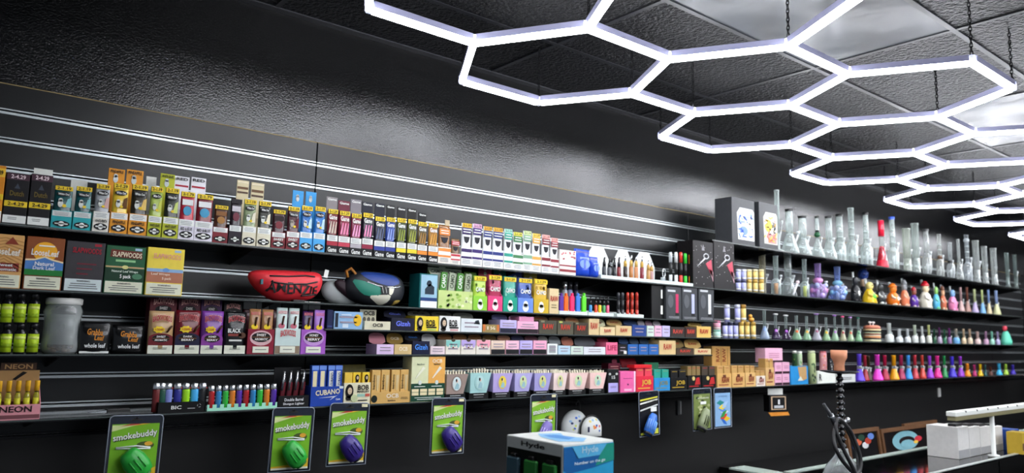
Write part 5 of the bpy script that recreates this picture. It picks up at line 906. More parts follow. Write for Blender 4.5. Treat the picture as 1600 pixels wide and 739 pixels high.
for a, b, yt, st, lab, rim, c_, tf, sp in big:
    t, r, rt, h = pipe('A', a, b, yt, lab, st, c_, gA, tf, rim, lower='#c81f38' if sp == 'red' else None)
    if sp == 'green': G().ball((0, 0, h * .56), (rt * 1.7, rt * 1.7, h * .07)).obj('neck_ball', mat('#1f5a34', .25, 0, 'gloss'), t); G().lathe([(rt * 1.15, h * .63), (rt * 1.15, h * .66)], 14).obj('neck_ring', M_BLACK, t)
    if sp == 'red': G().lathe([(rt * 1.25, h * .66), (rt * 1.25, h * .99)], 16).obj('mouth_sleeve', mat('#d8203c', .3, 0, 'gloss'), t); G().lathe([(r * 1.01, .002), (r * 1.02, h * .04), (r * .95, h * .11), (rt * 1.3, h * .3)], 18).obj('base_sleeve', mat('#d8203c', .3, 0, 'gloss'), t)
    if sp in ('brown', 'black'): G().lathe([(rt * 1.2, h * .42), (rt * 1.2, h * .5)], 14).obj('collar', mat('#6a4a34' if sp == 'brown' else '#101113', .35), t)
    if sp == 'knob': G().ball((0, 0, h * .88), (rt * 1.5, rt * 1.5, h * .05)).obj('knob', glass('#dfe6e8', .5), t)
    if st == 'can':
        for k in range(3): G().lathe([(rt * 1.04, h * (.5 + .12 * k)), (rt * 1.12, h * (.51 + .12 * k)), (rt * 1.04, h * (.52 + .12 * k))], 14).obj('neck_ring', glass(CL, .5), t)
# jars and glass at the left of the figure row
def jar(sh, px, base, top, wp, lab, c_, lid, group, back=.03):
    Y = FRONT + back; X = Xat(px, Y, base); h = Zat(top, X, Y) - base; r = wp / 2 * mpp(px, X, Y, base); t = thing('grinder_jar', lab, 'jar', (X, Y, base), 0, group); G().lathe([(r, 0), (r, h * .78)], 14).obj('jar_body', mat(c_, .4), t); G().lathe([(r * 1.03, h * .78), (r * 1.03, h * .98), (r * .95, h)], 14).obj('lid', mat(lid, .3), t); G().lathe([(r * 1.01, h * .12), (r * 1.01, h * .24)], 14).obj('band', '#ecebe2', t); return base + h
g_ = 'tiered jars beside the speckled boxes'
for i, (px, c_, n) in enumerate(((1153.5, '#b9bcf0', 'first lilac'), (1162, '#b9bcf0', 'second lilac'), (1170.5, '#eccf7c', 'first yellow'), (1180, '#eccf7c', 'second yellow'), (1189.5, '#eccf7c', 'third yellow'))):
    z = jar('1', px, SZ['1'], 438, 8.6, n + ' jar in the lower tier beside the speckled boxes', c_, '#3a3c58' if i < 2 else '#c9a24a', g_); jar('1', px, z, 421, 8.6, n + ' jar in the upper tier beside the speckled boxes', c_, '#dfe2f4' if i < 2 else '#e8dcae', g_)
gB = 'glass on the figure shelf'
pipe('1', 1184, 1200, 397, 'amber-spotted clear pipe standing behind the jars', 'slim', '#d8d2b8', gB, .7, None, back=.12); 
for a, b, yt, lab, inn in ((1204, 1222, 400, 'tall clear pipe with orange insert', '#d88a3a'), (1250, 1266, 405, 'clear pipe with yellow insert', '#cfd23a')):
    t, r, rt, h = pipe('1', a, b, yt, lab, 'can', '#cfdedc', gB, .45); G().lathe([(rt * .8, .004), (rt * .8, h * .3)], 12).obj('insert', mat(inn, .4), t)
pipe('1', 1218, 1246, 397, 'widest clear tube with white mouth ring on the figure shelf', 'beaker', '#d5e0de', gB, .42, '#eceeec', back=.06)
Z = SZ['1']; Y = FRONT + .02; X = Xat(1243, Y, Z); t = thing('glass_cross', 'white crossed glass bowl stand in front of the widest tube', 'bowl stand', (X, Y, Z)); G().tube([(-.03, 0, .004), (.028, 0, .085)], .006, 8).obj('arm', mat('#eceef0', .3), t); G().tube([(.035, .013, .004), (-.012, .013, .08)], .006, 8).obj('arm', mat('#eceef0', .3), t); G().ball((.03, 0, .092), (.013, .012, .012)).obj('bowl', mat('#f2dfe4', .3), t)
for a, b, yt, lab, c1, c2 in ((1264, 1294, 412, 'pink and violet bubble pipe', '#d0b4f4', '#eca0d8'), (1295, 1324, 417, 'blue and cyan bubble pipe', '#a4bcf8', '#98dcf8')):
    t, r, rt, h = pipe('1', a, b, yt, lab, 'bubble', c1, gB, .34)
    for k in range(9): q = 2 * PI * k / 9; G().ball((r * .82 * math.cos(q), r * .82 * math.sin(q), h * (.1 + .14 * (k % 3))), r * .3, 10, 6).obj('bubble', glass([c1, c2, '#b9c4f0'][k % 3], .7, .3), t)
    G().ball((0, 0, h * .52), (rt * 1.7, rt * 1.7, h * .09)).obj('bubble', glass(c2, .7, .3), t)
# novelty figure pipes
def figure(a, b, yt, lab, body, head, hat=None, arms=None, belly=None, cone=False):
    X, Y, Z, r, h = rspot('1', a, b, yt, .015); r = min(r, .075); t = thing('figure_pipe', lab, 'figurine', (X, Y, Z), random.uniform(-.2, .2), 'novelty figure pipes'); P = lambda c: mat(c, .35, 0, 'gloss')
    G().lathe([(r * .9, 0), (r, h * .06), (r * .82, h * .3), (r * .42, h * .52), (r * .3, h * .58)] if cone else [(r * .7, 0), (r * .9, h * .08), (r * .95, h * .25), (r * .75, h * .45), (r * .4, h * .56)], 16).obj('body', P(body), t)
    G().ball((0, -r * .1, h * .68), (r * .55, r * .52, h * .16)).obj('head', P(head), t)
    if hat: G().lathe([(r * .62, h * .76), (r * .66, h * .79), (r * .5, h * .84), (r * .3, h * .92), (0, h * .94)], 14).obj('hat', P(hat), t)
    for k in (-1, 1):
        G().tube([(r * .5 * k, -r * .1, h * .46), (r * .95 * k, -r * .35, h * .36), (r * .7 * k, -r * .8, h * .28)], r * .16, 8).obj('arm', P(arms or body), t); G().ball((r * .5 * k, -r * .5, h * .05), (r * .35, r * .42, h * .06), 10, 6).obj('foot', P(arms or body), t)
        G().ball((r * .2 * k, -r * .58, h * .71), (r * .09, r * .06, h * .025), 8, 5).obj('eye', P('#16161a'), t)
    if belly: G().ball((0, -r * .55, h * .26), (r * .5, r * .42, h * .14)).obj('belly', P(belly), t)
    G().tube([(0, r * .3, h * .5), (0, r * .45, h * .98)], r * .2, 8).obj('mouthpiece', glass('#dfe6e6', .5), t)
for f_ in ((1328, 1346, 424, 'hunched black figure pipe at the left of the figures', '#1d1e22', '#2a2b30', None, '#17181b', '#dcdcd8'), (1346, 1371, 434, 'yellow gowned figure pipe with green chest', '#f0c81c', '#ead98a', None, '#e8c24a', '#5fd03a', True), (1366, 1385, 437, 'charcoal figure pipe with white sleeves', '#2c2e30', '#3a3d3e', None, '#d8dcd8'), (1384, 1407, 440, 'orange figure pipe with a white face patch', '#f07a1c', '#f08a2c', '#e8761a', '#f2d6b8', '#f4ece0'), (1406, 1422, 434, 'grey and salmon figure pipe', '#e8825a', '#9a9ea2', '#7a7e82', '#e6b49a'), (1421, 1436, 446, 'purple figure pipe with a dark red cap', '#5a2f9c', '#8a4a3a', '#a81f2c', '#c9b4c0'), (1435, 1458, 436, 'white figure pipe with red hat and blue collar', '#e8e2d0', '#eed8b0', '#c8202c', '#e6e0d2', '#f0ead8'), (1457, 1470, 441, 'sky blue and green figure pipe', '#5ab8e0', '#8fc86a', None, '#6fc88a'), (1468, 1480, 444, 'brown-haired terracotta figure pipe', '#c86a4a', '#e6b08a', '#6a3a22', '#dcc0a0'), (1481, 1497, 446, 'pink and pale blue figure pipe', '#f08ab8', '#8ab8e8', None, '#f0a0c4')): figure(*f_)
X, Y, Z, r, h = rspot('1', 1341, 1360, 420, .1); t = thing('figure_pipe', 'figure pipe with a tall ball of navy beaded hair', 'figurine', (X, Y, Z)); G().lathe([(r * .7, 0), (r * .85, h * .2), (r * .5, h * .5)], 14).obj('body', mat('#2a2a30', .35), t); G().ball((0, 0, h * .6), (r * .6, r * .6, h * .15)).obj('head', mat('#d8b89a', .4), t); g = G().ball((0, 0, h * .84), (r * .85, r * .85, h * .17))
for k in range(40): q, u = random.uniform(0, 2 * PI), random.uniform(-.6, 1); s = (1 - u * u) ** .5; g.ball((r * .85 * s * math.cos(q), r * .85 * s * math.sin(q), h * .84 + h * .17 * u), r * .14, 6, 4)
g.obj('beaded_hair', mat('#22408a', .35), t)
for a, b, yt, lab, c_, lo in ((1497, 1508, 449, 'dusty pink slim pipe after the figures', '#b89a98', '#c8a8a4'), (1507, 1518, 449, 'chestnut slim pipe on figure shelf', '#7a4a3c', '#b08a80'), (1518, 1530, 452, 'lime slim pipe with lilac base', '#c6d09a', '#b8a8d0'), (1531, 1541, 453, 'lime slim pipe with blue base', '#c9d890', '#7ab0e0'), (1541, 1551, 453, 'pale blue slim pipe with tan base', '#8aa8d8', '#cdbf98'), (1551, 1565, 454, 'pale blue slim pipe with yellow-green base, last in row', '#9ab0dc', '#cfd0a0')): pipe('1', a, b, yt, lab, 'beaker', c_, 'slim coloured pipes on the figure shelf', .36, lower=lo, solid=True)

# small rigs on shelf three
for i, (px, c_, n) in enumerate(((1133, '#b7b9f0', 'first lilac'), (1141, '#b7b9f0', 'second lilac'), (1149.5, '#b7b9f0', 'third lilac'), (1158.5, '#eccb74', 'first yellow'), (1167.5, '#eccb74', 'second yellow'), (1177, '#eccb74', 'third yellow'))):
    z = jar('3', px, SZ['3'], 503, 8.2, n + ' jar in the lower tier on the rig shelf', c_, '#30324a' if i < 3 else '#c9a24a', 'tiered jars on the rig shelf')
    if i in (0, 2, 3): jar('3', px + 3, z, 476, 8.8, n + ' jar in the upper tier on the rig shelf', c_, '#dfe2f4' if i < 3 else '#b98a3a', 'tiered jars on the rig shelf')
jar('3', 1120, SZ['3'], 515, 12, 'mint jar under the pink one', '#b6e0d2', '#8fc8b8', 'pink and mint jars'); z = Zat(515, Xat(1120, FRONT + .03, SZ['3']), FRONT + .03); jar('3', 1120, z, 501, 12, 'pink jar stacked on the mint one', '#e8a6bc', '#c87a94', 'pink and mint jars')
z = Zat(503, Xat(1174, FRONT + .03, SZ['3']), FRONT + .03); Xb = Xat(1174, FRONT + .03, z); t = thing('toy_duck', 'small orange bird-shaped pipe on top of the yellow jars', 'figurine', (Xb, FRONT + .03, z)); G().ball((0, 0, .014), (.02, .016, .014)).obj('body', mat('#e0a03a', .4), t); G().ball((-.01, 0, .034), .012).obj('head', mat('#e8aa42', .4), t); G().lathe([(.004, 0), (0, .01)], 8).obj('beak', mat('#d0702a', .4), t, (-.021, -.004, .034), (0, -1.57, 0))
gR = 'small glass rigs on shelf three'
rigs = [(1187, 1203, 485, 'blue-banded clear rig right of the jars', '#8fb0e8', '#bcd0ee', None), (1205, 1220, 491, 'first purple-banded rig with white knobs', '#c070d8', '#3a1a52', '#f0f0f0'), (1221, 1236, 493, 'second purple-banded rig with white knobs', '#a850c8', '#3a1a4a', '#f0f0f0'), (1237, 1253, 493, 'clear rig with red-orange drop inside', '#d8683a', '#a8dcb0', None), (1254, 1268, 494, 'clear rig with amber drop, first of two', '#e0a02a', '#b0e0b4', None), (1269, 1284, 491, 'clear rig with maroon drop and lilac lip', '#8a3a5a', '#dcdce8', '#b48ad0'), (1285, 1298, 496, 'clear rig with amber drop, second of two', '#e6b02a', '#b4e0a8', None), (1299, 1311, 493, 'clear rig with violet drop and violet lip', '#9a5ab0', '#b8e0b8', '#a86ac8'), (1312, 1323, 495, 'clear rig with dark red drop and hot pink lip', '#a82a3a', '#d8d6b0', '#f0508a'), (1324, 1335, 496, 'clear rig with scarlet drop and pink-violet lip', '#d04a30', '#c0e0b0', '#c08ad8'), (1336, 1348, 497, 'clear rig with green drop and green lip', '#2f6a4a', '#a8e4b0', '#2a6a54')]
for a, b, yt, lab, dr, lo, lip in rigs:
    t, r, rt, h = pipe('3', a, b, yt, lab, 'beaker', '#c9d6d4', gR, .32, None, lower=lo); G().ball((-r * .1, -r * .1, h * .3), (r * .42, r * .42, h * .12)).obj('drop', mat(dr, .3, 0, 'gloss'), t)
    if lip: G().lathe([(rt * 1.2, h * .97), (rt * 1.9, h), (rt * 1.2, h * 1.03)], 12).obj('lip', mat(lip, .3, 0, 'gloss'), t)
X, Y, Z, r, h = rspot('3', 1348, 1378, 508, .01); t = thing('burger_stack', 'tall layered burger-shaped pipe with two white knobs', 'figurine', (X, Y, Z))
for k, (c_, h0, h1) in enumerate((('#dcd8b0', 0, .14), ('#1b1a18', .14, .22), ('#e8a06a', .22, .34), ('#d8d8c0', .34, .4), ('#8a4a34', .4, .5), ('#c9d8b0', .5, .56), ('#1b1a18', .56, .66), ('#f0d8a0', .66, .76), ('#a85a44', .76, .84))): G().lathe([(r * .93, h * h0), (r * (1 if k % 2 else .95), h * (h0 + h1) / 2), (r * .93, h * h1)], 20).obj('layer', mat(c_, .4), t)
G().lathe([(r * .93, h * .84), (r * .9, h * .93), (r * .6, h * .99), (0, h)], 20).obj('top_bun', mat('#f0987a', .4), t)
for k in (-1, 1): G().tube([(r * .3 * k, 0, h * .96), (r * .4 * k, 0, h * 1.1)], r * .06, 6).ball((r * .42 * k, 0, h * 1.16), (r * .2, r * .2, h * .07)).obj('knob', mat('#eceeec', .3), t)
more = [(1382, 1398, 505, 'white rig with golden handle after the burger', '#dfe6e2', '#e6ebe8'), (1399, 1412, 514, 'first short white rig', '#e6ebec', '#e6ebec'), (1413, 1424, 514, 'second short white rig', '#e2e8ea', '#e2e8ea'), (1424, 1436, 508, 'white rig with pale green neck', '#c9d6c0', '#e4e9e4'), (1437, 1446, 510, 'slim white rig', '#dfe4e0', '#e6eae6'), (1447, 1457, 508, 'white rig with yellow-green top', '#c9cf8a', '#e2e4d8'), (1457, 1464, 514, 'dark green rig', '#1f4a34', '#2a5a40'), (1464, 1473, 512, 'first plum and white rig', '#5a2a5a', '#b8a8c0'), (1473, 1480, 515, 'forest green slim rig', '#1f5a3a', '#3a7a5a'), (1480, 1488, 513, 'second plum and white rig', '#6a2a6a', '#9a7aa8'), (1488, 1501, 514, 'tan-necked rig with light blue base', '#b0a898', '#7ab8ec'), (1502, 1511, 514, 'first tan rig', '#c9ae8c', '#dcc4a0'), (1511, 1521, 514, 'second tan rig', '#c0a488', '#e2ccb0'), (1522, 1534, 518, 'blush rig', '#d8b8b0', '#e0c4c0'), (1536, 1546, 518, 'mauve rig', '#b088a8', '#d0a8c4'), (1546, 1555, 518, 'mint rig', '#8ad0b8', '#a8e0cc'), (1555, 1564, 518, 'lilac-grey rig', '#a89ac0', '#b8b0d8')]
for a, b, yt, lab, c_, lo in more: pipe('3', a, b, yt, lab + ' on the rig shelf', 'can', c_, gR, .42, lower=lo, solid=True)
figs = rspot('3', 1563, 1582, 512, .01); t = thing('figure_pipe', 'turquoise rounded figure pipe with red ball at the end of the rig shelf', 'figurine', figs[:3]); r, h = min(figs[3], .07), figs[4]; G().lathe([(r, 0), (r * 1.05, h * .2), (r * .7, h * .6), (r * .4, h * .8)], 16).obj('body', mat('#6fe0c0', .35), t); G().ball((-r * .4, 0, h * .95), (r * .45, r * .45, h * .17)).obj('ball', mat('#e0485a', .35), t)

# silicone pipes on the lowest shelf
sil = [(1335, 1352, 553, '#6a4ae0', 'violet'), (1346, 1359, 555, '#a82a3c', 'dark red, half hidden'), (1352, 1364, 556, '#3a2a14', 'brown-black'), (1362, 1381, 554, '#ff4ad8', 'magenta'), (1376, 1391, 555, '#b01c44', 'crimson'), (1389, 1406, 555, '#ffae1c', 'amber'), (1402, 1416, 555, '#b02a5c', 'raspberry'), (1413, 1427, 555, '#4aa8ff', 'sky blue'), (1424, 1437, 555, '#d03a48', 'first coral red'), (1436, 1448, 555, '#d8483c', 'second coral red'), (1447, 1460, 556, '#a84ae0', 'orchid'), (1458, 1473, 556, '#ff3aa0', 'hot pink'), (1471, 1482, 556, '#2a9a54', 'emerald'), (1481, 1496, 557, '#4a3ad0', 'indigo'), (1495, 1508, 557, '#9a3ac8', 'purple')]
for a, b, yt, c_, n in sil: pipe('5', a, b, yt, n + ' silicone pipe with a flared base on the lowest shelf', 'beaker', c_, 'silicone pipes on the lowest shelf', .42, solid=True, mid=True, ang=.1)
for a, b, yt, c_, n in ((1506, 1518, 568, '#ff9a2a', 'orange'), (1519, 1527, 570, '#c83a7a', 'cerise'), (1527, 1537, 569, '#f2c41c', 'yellow'), (1537, 1543, 570, '#1f5a5a', 'dark teal'), (1544, 1552, 573, '#5a3024', 'dark brown'), (1556, 1567, 568, '#4ac0f0', 'cyan'), (1567, 1577, 569, '#a8d04a', 'leaf green'), (1578, 1588, 570, '#4a3ab8', 'dark violet')): pipe('5', a, b, yt, 'short %s silicone pipe near the far end of the lowest shelf' % n, 'beaker', c_, 'short silicone pipes at far end', .5, solid=True, ang=.1)

# ------------------------------------------------------------------ blister packs hung below the lowest shelf
def blister(x0, x1, yt, yb, label, kind, roll=0.0):
    Y = FRONT - .022; zt = SZ['5']; m = (x0 + x1) / 2
    zt = Zat(yt, Xat(m, Y, zt), Y); X = Xat(m, Y, zt); w = Xat(x1, Y, zt) - Xat(x0, Y, zt); h = zt - Zat(yb, X, Y)
    t = thing('blister_pack', label, 'blister pack', (X, Y, zt - h), 0, 'blister packs hung below the lowest shelf', 0)
    hd = h * .13; R_ = lambda o: o
    card_c = {'green': '#7ab82a', 'greenpurple': '#86c034', 'camo': '#7a8a4a', 'dark': '#14161a', 'art': '#8fb8e0'}[kind.split('/')[0]]; plug = kind.split('/')[1]
    outl = smooth([(-w / 2, 0), (w / 2, 0), (w / 2, h), (-w / 2, h)], 0); r = w * .07
    rr = [(-w / 2, 0), (w / 2, 0), (w / 2, h - r), (w / 2 - r * .3, h - r * .3), (w / 2 - r, h), (-w / 2 + r, h), (-w / 2 + r * .3, h - r * .3), (-w / 2, h - r)]
    G().prism(rr, .003, .0045).obj('clear_back', glass('#1f2738', .6, .2), t); G().tube([(x, .002, z) for x, z in rr + [rr[0]]], w * .012, 6).obj('rim', mat('#9aa2b0', .25), t)
    G().prism([(-w * .1, h - hd * .62), (w * .1, h - hd * .62), (w * .1, h - hd * .45), (w * .03, h - hd * .4), (w * .03, h - hd * .22), (-w * .03, h - hd * .22), (-w * .03, h - hd * .4), (-w * .1, h - hd * .45)], .0018, .003).obj('hanger_slot', M_BLACK, t)
    c0, c1, d0, d1 = -w * .44, w * .44, h * .035, h - hd; plate(t, 'backing_card', c0, c1, d0, d1, card_c, .003, 1); H_ = d1 - d0; y = .0022
    if plug in ('green', 'purple', 'ribbed'):
        poly(t, 'stripe', [(c0, d1 - H_ * .13), (c0, d1 - H_ * .02), (w * .0, d1 - H_ * .01), (w * .1, d1)], '#d8e4a0', y, 1); poly(t, 'stripe', [(-w * .3, d1 - H_ * .04), (w * .1, d1 - H_ * .01), (w * .05, d1), (-w * .1, d1)], '#b8302a', y, 2); poly(t, 'stripe', [(w * .0, d1 - H_ * .03), (w * .25, d1), (w * .12, d1), (-w * .08, d1 - H_ * .04)], '#f0c82c', y, 3)
        poly(t, 'stripe', [(c0, d0), (c1, d0), (c1, d0 + H_ * .2), (w * .2, d0 + H_ * .1), (c0, d0 + H_ * .06)], '#e0b82a', y, 1); plate(t, 'barcode_strip', c0, c1, d0, d0 + H_ * .035, '#d8d8c8', y, 2)
        text(t, 'smokebuddy', w * .012, d1 - H_ * .23, w * .82, H_ * .15, '#20301c', y, 2, .14); text(t, 'smokebuddy', 0, d1 - H_ * .22, w * .82, H_ * .15, '#eef2e6', y, 3, .12)
        disc(t, 'photo_print', w * .2, d1 - H_ * .4, w * .17, H_ * .075, '#4a5a2a', y, 2, 12); disc(t, 'photo_print', w * .26, d1 - H_ * .37, w * .08, H_ * .04, '#e0a83a', y, 3, 10)
        for k in range(2): G().tube([(-w * .34, -.001, d1 - H_ * (.42 + .02 * k)), (w * .02, -.003, d1 - H_ * (.4 + .05 * k)), (w * .3, -.001, d1 - H_ * (.44 + .02 * k))], w * .014, 6).obj('elastic_cord', mat('#e6ece8', .4), t)
    elif plug == 'blue':
        for k in range(4): poly(t, 'stripe', [(c0, d1 - H_ * (.06 + .09 * k)), (c1, d1 + H_ * (.0 - .07 * k)), (c1, d1 - H_ * (.035 + .07 * k)), (c0, d1 - H_ * (.1 + .09 * k))], ['#e6e04a', '#eef0ea', '#2a2c2e', '#d8dcd8'][k], y, 1)
        plate(t, 'sticker', w * .08, w * .36, d1 - H_ * .4, d1 - H_ * .28, WHITE, y, 3); poly(t, 'stripe', [(c0, d0), (c1, d0), (c1, d0 + H_ * .14), (c0, d0 + H_ * .05)], '#d9e04a', y, 1); text(t, 'smokebuddy', 0, d1 - H_ * .16, w * .7, H_ * .07, '#17191c', y, 3, .14)
    elif plug == 'camo':
        for k in range(26): disc(t, 'camo_print', random.uniform(-.36, .36) * w, d0 + H_ * random.uniform(.08, .93), w * .08, H_ * .04, random.choice(['#4a5a2c', '#aab27a', '#2f3a20', '#c6cc9a']), y, 1 + k % 2, 8)
        text(t, 'smokebuddy', w * .05, d1 - H_ * .12, w * .6, H_ * .07, '#dfe4c8', y, 4); plate(t, 'sticker', -w * .1, w * .2, d1 - H_ * .3, d1 - H_ * .22, WHITE, y, 4)
    elif plug == 'art':
        for k, c_ in enumerate(('#2f6fd0', '#f0c82c', '#d83a2c', '#3a9a4a', '#dfe8f0', '#5a8fe0', '#f2d84a', '#a8c8ea', '#2a8a8a')): q = random.uniform(-.6, .6); cx, cz = w * random.uniform(-.2, .22), d0 + H_ * (.15 + .07 * k); poly(t, 'feather_print', [(cx - w * .2 * math.cos(q), cz - w * .2 * math.sin(q)), (cx + w * .02, cz - w * .09), (cx + w * .24 * math.cos(q), cz + w * .24 * math.sin(q)), (cx, cz + w * .09)], c_, y, 1 + k % 4)
        text(t, 'smokebuddy', 0, d1 - H_ * .1, w * .5, H_ * .05, '#4a74a8', y, 3)
    if plug != 'art':
        pc = {'green': '#2fae3f', 'purple': '#3a2a86', 'ribbed': '#7a6ab8', 'blue': '#3a78d8', 'camo': '#8f9a74'}[plug]; L_ = w * (.58 if plug in ('green', 'purple') else .74); r_ = w * (.24 if plug in ('green', 'purple') else .22)
        fl = -1 if plug in ('green', 'purple') else 1; q = .95
        g = G().lathe([(r_ * .7, 0), (r_ * .82, L_ * .04), (r_ * .84, L_ * .12), (r_, L_ * .16), (r_ * .98, L_ * .4), (r_ * .82, L_ * .85), (r_ * .55, L_)], 14, smooth=True, sy=.62) if fl > 0 else G().lathe([(r_ * .5, 0), (r_ * .85, L_ * .06), (r_, L_ * .3), (r_ * .98, L_ * .62), (r_ * .78, L_ * .9), (r_ * .6, L_)], 12, smooth=plug not in ('ribbed', 'blue'), sy=.62)
        cx, cz = (w * (.02 if fl < 0 else -.1), d0 + H_ * (.3 if fl < 0 else .27)); Mx = Matrix.Translation((cx, -.004 - r_ * .5, cz)) @ Matrix.Rotation(q * fl * -1 if fl > 0 else -q + .25, 4, 'Y') @ Matrix.Translation((0, 0, -L_ / 2))
        if fl < 0: Mx = Matrix.Translation((cx, -.004 - r_ * .5, cz)) @ Matrix.Rotation(-.7, 4, 'Y') @ Matrix.Translation((0, 0, -L_ / 2))
        else: Mx = Matrix.Translation((cx, -.004 - r_ * .5, cz)) @ Matrix.Rotation(.5, 4, 'Y') @ Matrix.Translation((0, 0, -L_ / 2))
        o = g.turn(Mx).obj('filter_body', mat(pc, .35, 0, 'gloss'), t)
        G().lathe([(r_ * .55, -L_ * .06), (r_ * .6, 0)] if fl < 0 else [(r_ * .86, L_ * .01), (r_ * .9, L_ * .08), (r_ * .87, L_ * .13)], 12, sy=.64).turn(Mx).obj('end_plug', mat('#1a1a1e' if plug != 'green' else '#167a26', .4), t)
        g2 = G()
        for k in range(7 if plug in ('ribbed', 'blue') else 3):
            a = -PI / 2 + (k - (3 if plug in ('ribbed', 'blue') else 1)) * .42; g2.tube([(r_ * 1.0 * math.cos(a), r_ * .64 * math.sin(a), L_ * .25), (r_ * .96 * math.cos(a), r_ * .62 * math.sin(a), L_ * .7)], r_ * (.06 if fl < 0 else .085), 6)
        g2.turn(Mx).obj('grip_rib', mat({'ribbed': '#a89cdc', 'blue': '#7ab0f2', 'camo': '#4a5434'}.get(plug, pc), .35, 0, 'gloss'), t)
    if kind.startswith(('greenpurple',)): plate(t, 'price_sticker', w * .3, w * .45, h - hd * .5, h - hd * .12, '#e6e0b8', .002, 2)
    G().tube([(0, -.006, h - hd * .33), (0, .02, h - hd * .33), (0, .06, SZ['5'] - .0095 - (zt - h))], .0022, 6).obj('hook', M_DARKMETAL, t)
    t.rotation_euler = (0, roll, 0)
blister(171, 255, 649, 752, 'bright green filter in blister pack, nearest the left edge', 'green/green', .02)
blister(425, 490, 637, 737, 'bright green filter in blister pack below the silver-nozzle torches', 'green/green', .03)
blister(515, 576, 630, 727, 'purple filter in blister pack below the portrait display', 'greenpurple/purple', .03)
blister(675, 727, 622, 710, 'purple filter in blister pack below the taupe cone cup', 'greenpurple/purple', .02)
blister(830, 871, 616, 700, 'ribbed lavender filter in blister pack behind the blue display box', 'greenpurple/ribbed', 0)
blister(1000, 1031, 611, 681, 'ribbed blue filter in black-card blister pack', 'dark/blue', -.03)
blister(1083, 1112, 607, 672, 'camouflage filter in blister pack', 'camo/camo', -.01); blister(1116, 1143, 606, 668, 'blister pack with colourful feather artwork', 'art/art', 0)
# small backpack on a hook
Yp = WALL - .14; zt = Zat(640, Xat(905, Yp, H - .25), Yp); X = Xat(903, Yp, zt); k_ = depth(X, Yp, zt) / F * 1.15
t = thing('mini_backpack', 'small white backpack with black zip and colourful doodles', 'backpack', (X, Yp, zt - .13)); W_ = 54 * k_ * 1.08
dome = lambda x0, x1, h: [(x0, 0), (x1, 0)] + [((x0 + x1) / 2 + (x1 - x0) / 2 * math.cos(q), h - (x1 - x0) * .45 + (x1 - x0) * .45 * math.sin(q)) for q in [PI * j / 14 for j in range(15)]]
ol = dome(-W_ * .52, W_ * .28, .13); cushion(ol, (-W_ * .12, .06), .035, .03).obj('main_pouch', mat('#e6ebea', .6), t)
o2 = dome(-W_ * .1, W_ * .56, .1); cushion(o2, (W_ * .23, .045), .03, .02).obj('front_pocket', mat('#eef1ee', .6), t, (0, -.04, 0))
G().tube([(W_ * .23 + (x - W_ * .23) * 1.04, -.043, z * 1.04) for x, z in [o2[0]] + o2[:1:-1]], .0045, 6).obj('zip', M_BLACK, t); G().bbox(-.004, .004, -.08, -.072, .03, .055).obj('zip_pull', mat('#1f2a5a', .4), t)
for k in range(10): px_, pz = W_ * random.uniform(.06, .46), random.uniform(.02, .085); patch([(px_ + .007 * math.cos(q), pz + .006 * math.sin(q)) for q in [2 * PI * j / 7 for j in range(7)]], o2, (W_ * .23, .045), .03, .0015).obj('doodle', mat(['#f0a04a', '#2f5fb0', '#9fd0e8', '#e86a5a', '#f2e07a'][k % 5], .6), t, (0, -.04, 0))
for k in range(8): px_, pz = W_ * random.uniform(-.42, -.1), random.uniform(.03, .11); patch([(px_ + .008 * math.cos(q), pz + .006 * math.sin(q)) for q in [2 * PI * j / 7 for j in range(7)]], ol, (-W_ * .12, .06), .035, .0015).obj('doodle', mat(['#3f6fd0', '#9fc8ee', '#d8e07a', '#2a3a6a'][k % 4], .6), t)
G().tube([(-.02, 0, .125), (-.012, 0, .165), (.0, 0, .175), (.012, 0, .165), (.016, 0, .122)], .003, 6).obj('loop', M_BLACK, t); G().tube([(0, .0, .172), (0, .135, .172)], .003, 6).obj('hook', M_DARKMETAL, t)
# hanging black carton and two bare plastic label clips
Y = FRONT + .02; z0 = Zat(650, Xat(1217, Y, SZ['5'] - .1), Y); X = Xat(1217, Y, z0); zt = Zat(617, X, Y); w = Xat(1231, Y, z0) - Xat(1205, Y, z0); h = zt - z0
t = thing('hanging_carton', 'black carton with orange base hanging below the lowest shelf', 'carton', (X, Y, z0), -.25); G().bbox(-w * .4, w * .4, 0, .05, h * .2, h).obj('carton', '#121214', t); poly(t, 'base_flare', [(-w * .42, h * .18), (w * .42, h * .2), (w * .5, h * .02), (-w * .3, 0)], '#e8963a', .01, 8); plate(t, 'frame_print', -w * .32, w * .32, h * .3, h * .93, '#d8b896', 0, 1); plate(t, 'frame_print', -w * .27, w * .27, h * .34, h * .89, '#17171a', 0, 2); plate(t, 'print', -w * .2, w * .2, h * .38, h * .5, '#c9ccd0', 0, 3); plate(t, 'print', -w * .03, w * .05, h * .55, h * .78, '#e0e2e4', 0, 3)
G().box(-w * .35, w * .3, .02, .022, h, h * 1.3).obj('hanger_tab', WHITE, t); G().tube([(0, .021, h * 1.22), (0, .06, SZ['5'] - .009 - z0)], .002, 6).obj('hook', M_DARKMETAL, t)
for i, (px, ya, yb) in enumerate(((1062, 626, 648), (1468, 606, 620))):
    Y = WALL - .012; z1 = Zat(ya, Xat(px, Y, H - .3), Y); X = Xat(px, Y, z1); z2 = Zat(yb, X, Y); ww = 9 * mpp(px, X, Y, z1) / 1.0; t = thing('label_clip', ['grey plastic label clip on the wall beside the ribbed blue filter', 'pale plastic clip on the wall far below the silicone pipes'][i], 'clip', (X, Y, z2)); G().bbox(-ww / 2, ww / 2, 0, .0115, 0, z1 - z2).obj('clip_body', mat('#5a5c5e' if i == 0 else '#e2e2de', .35), t); G().bbox(ww * .05, ww * .4, -.003, 0, .004, z1 - z2 - .004).obj('clip_face', mat('#d0d3d5' if i == 0 else '#f0f0ee', .3), t)

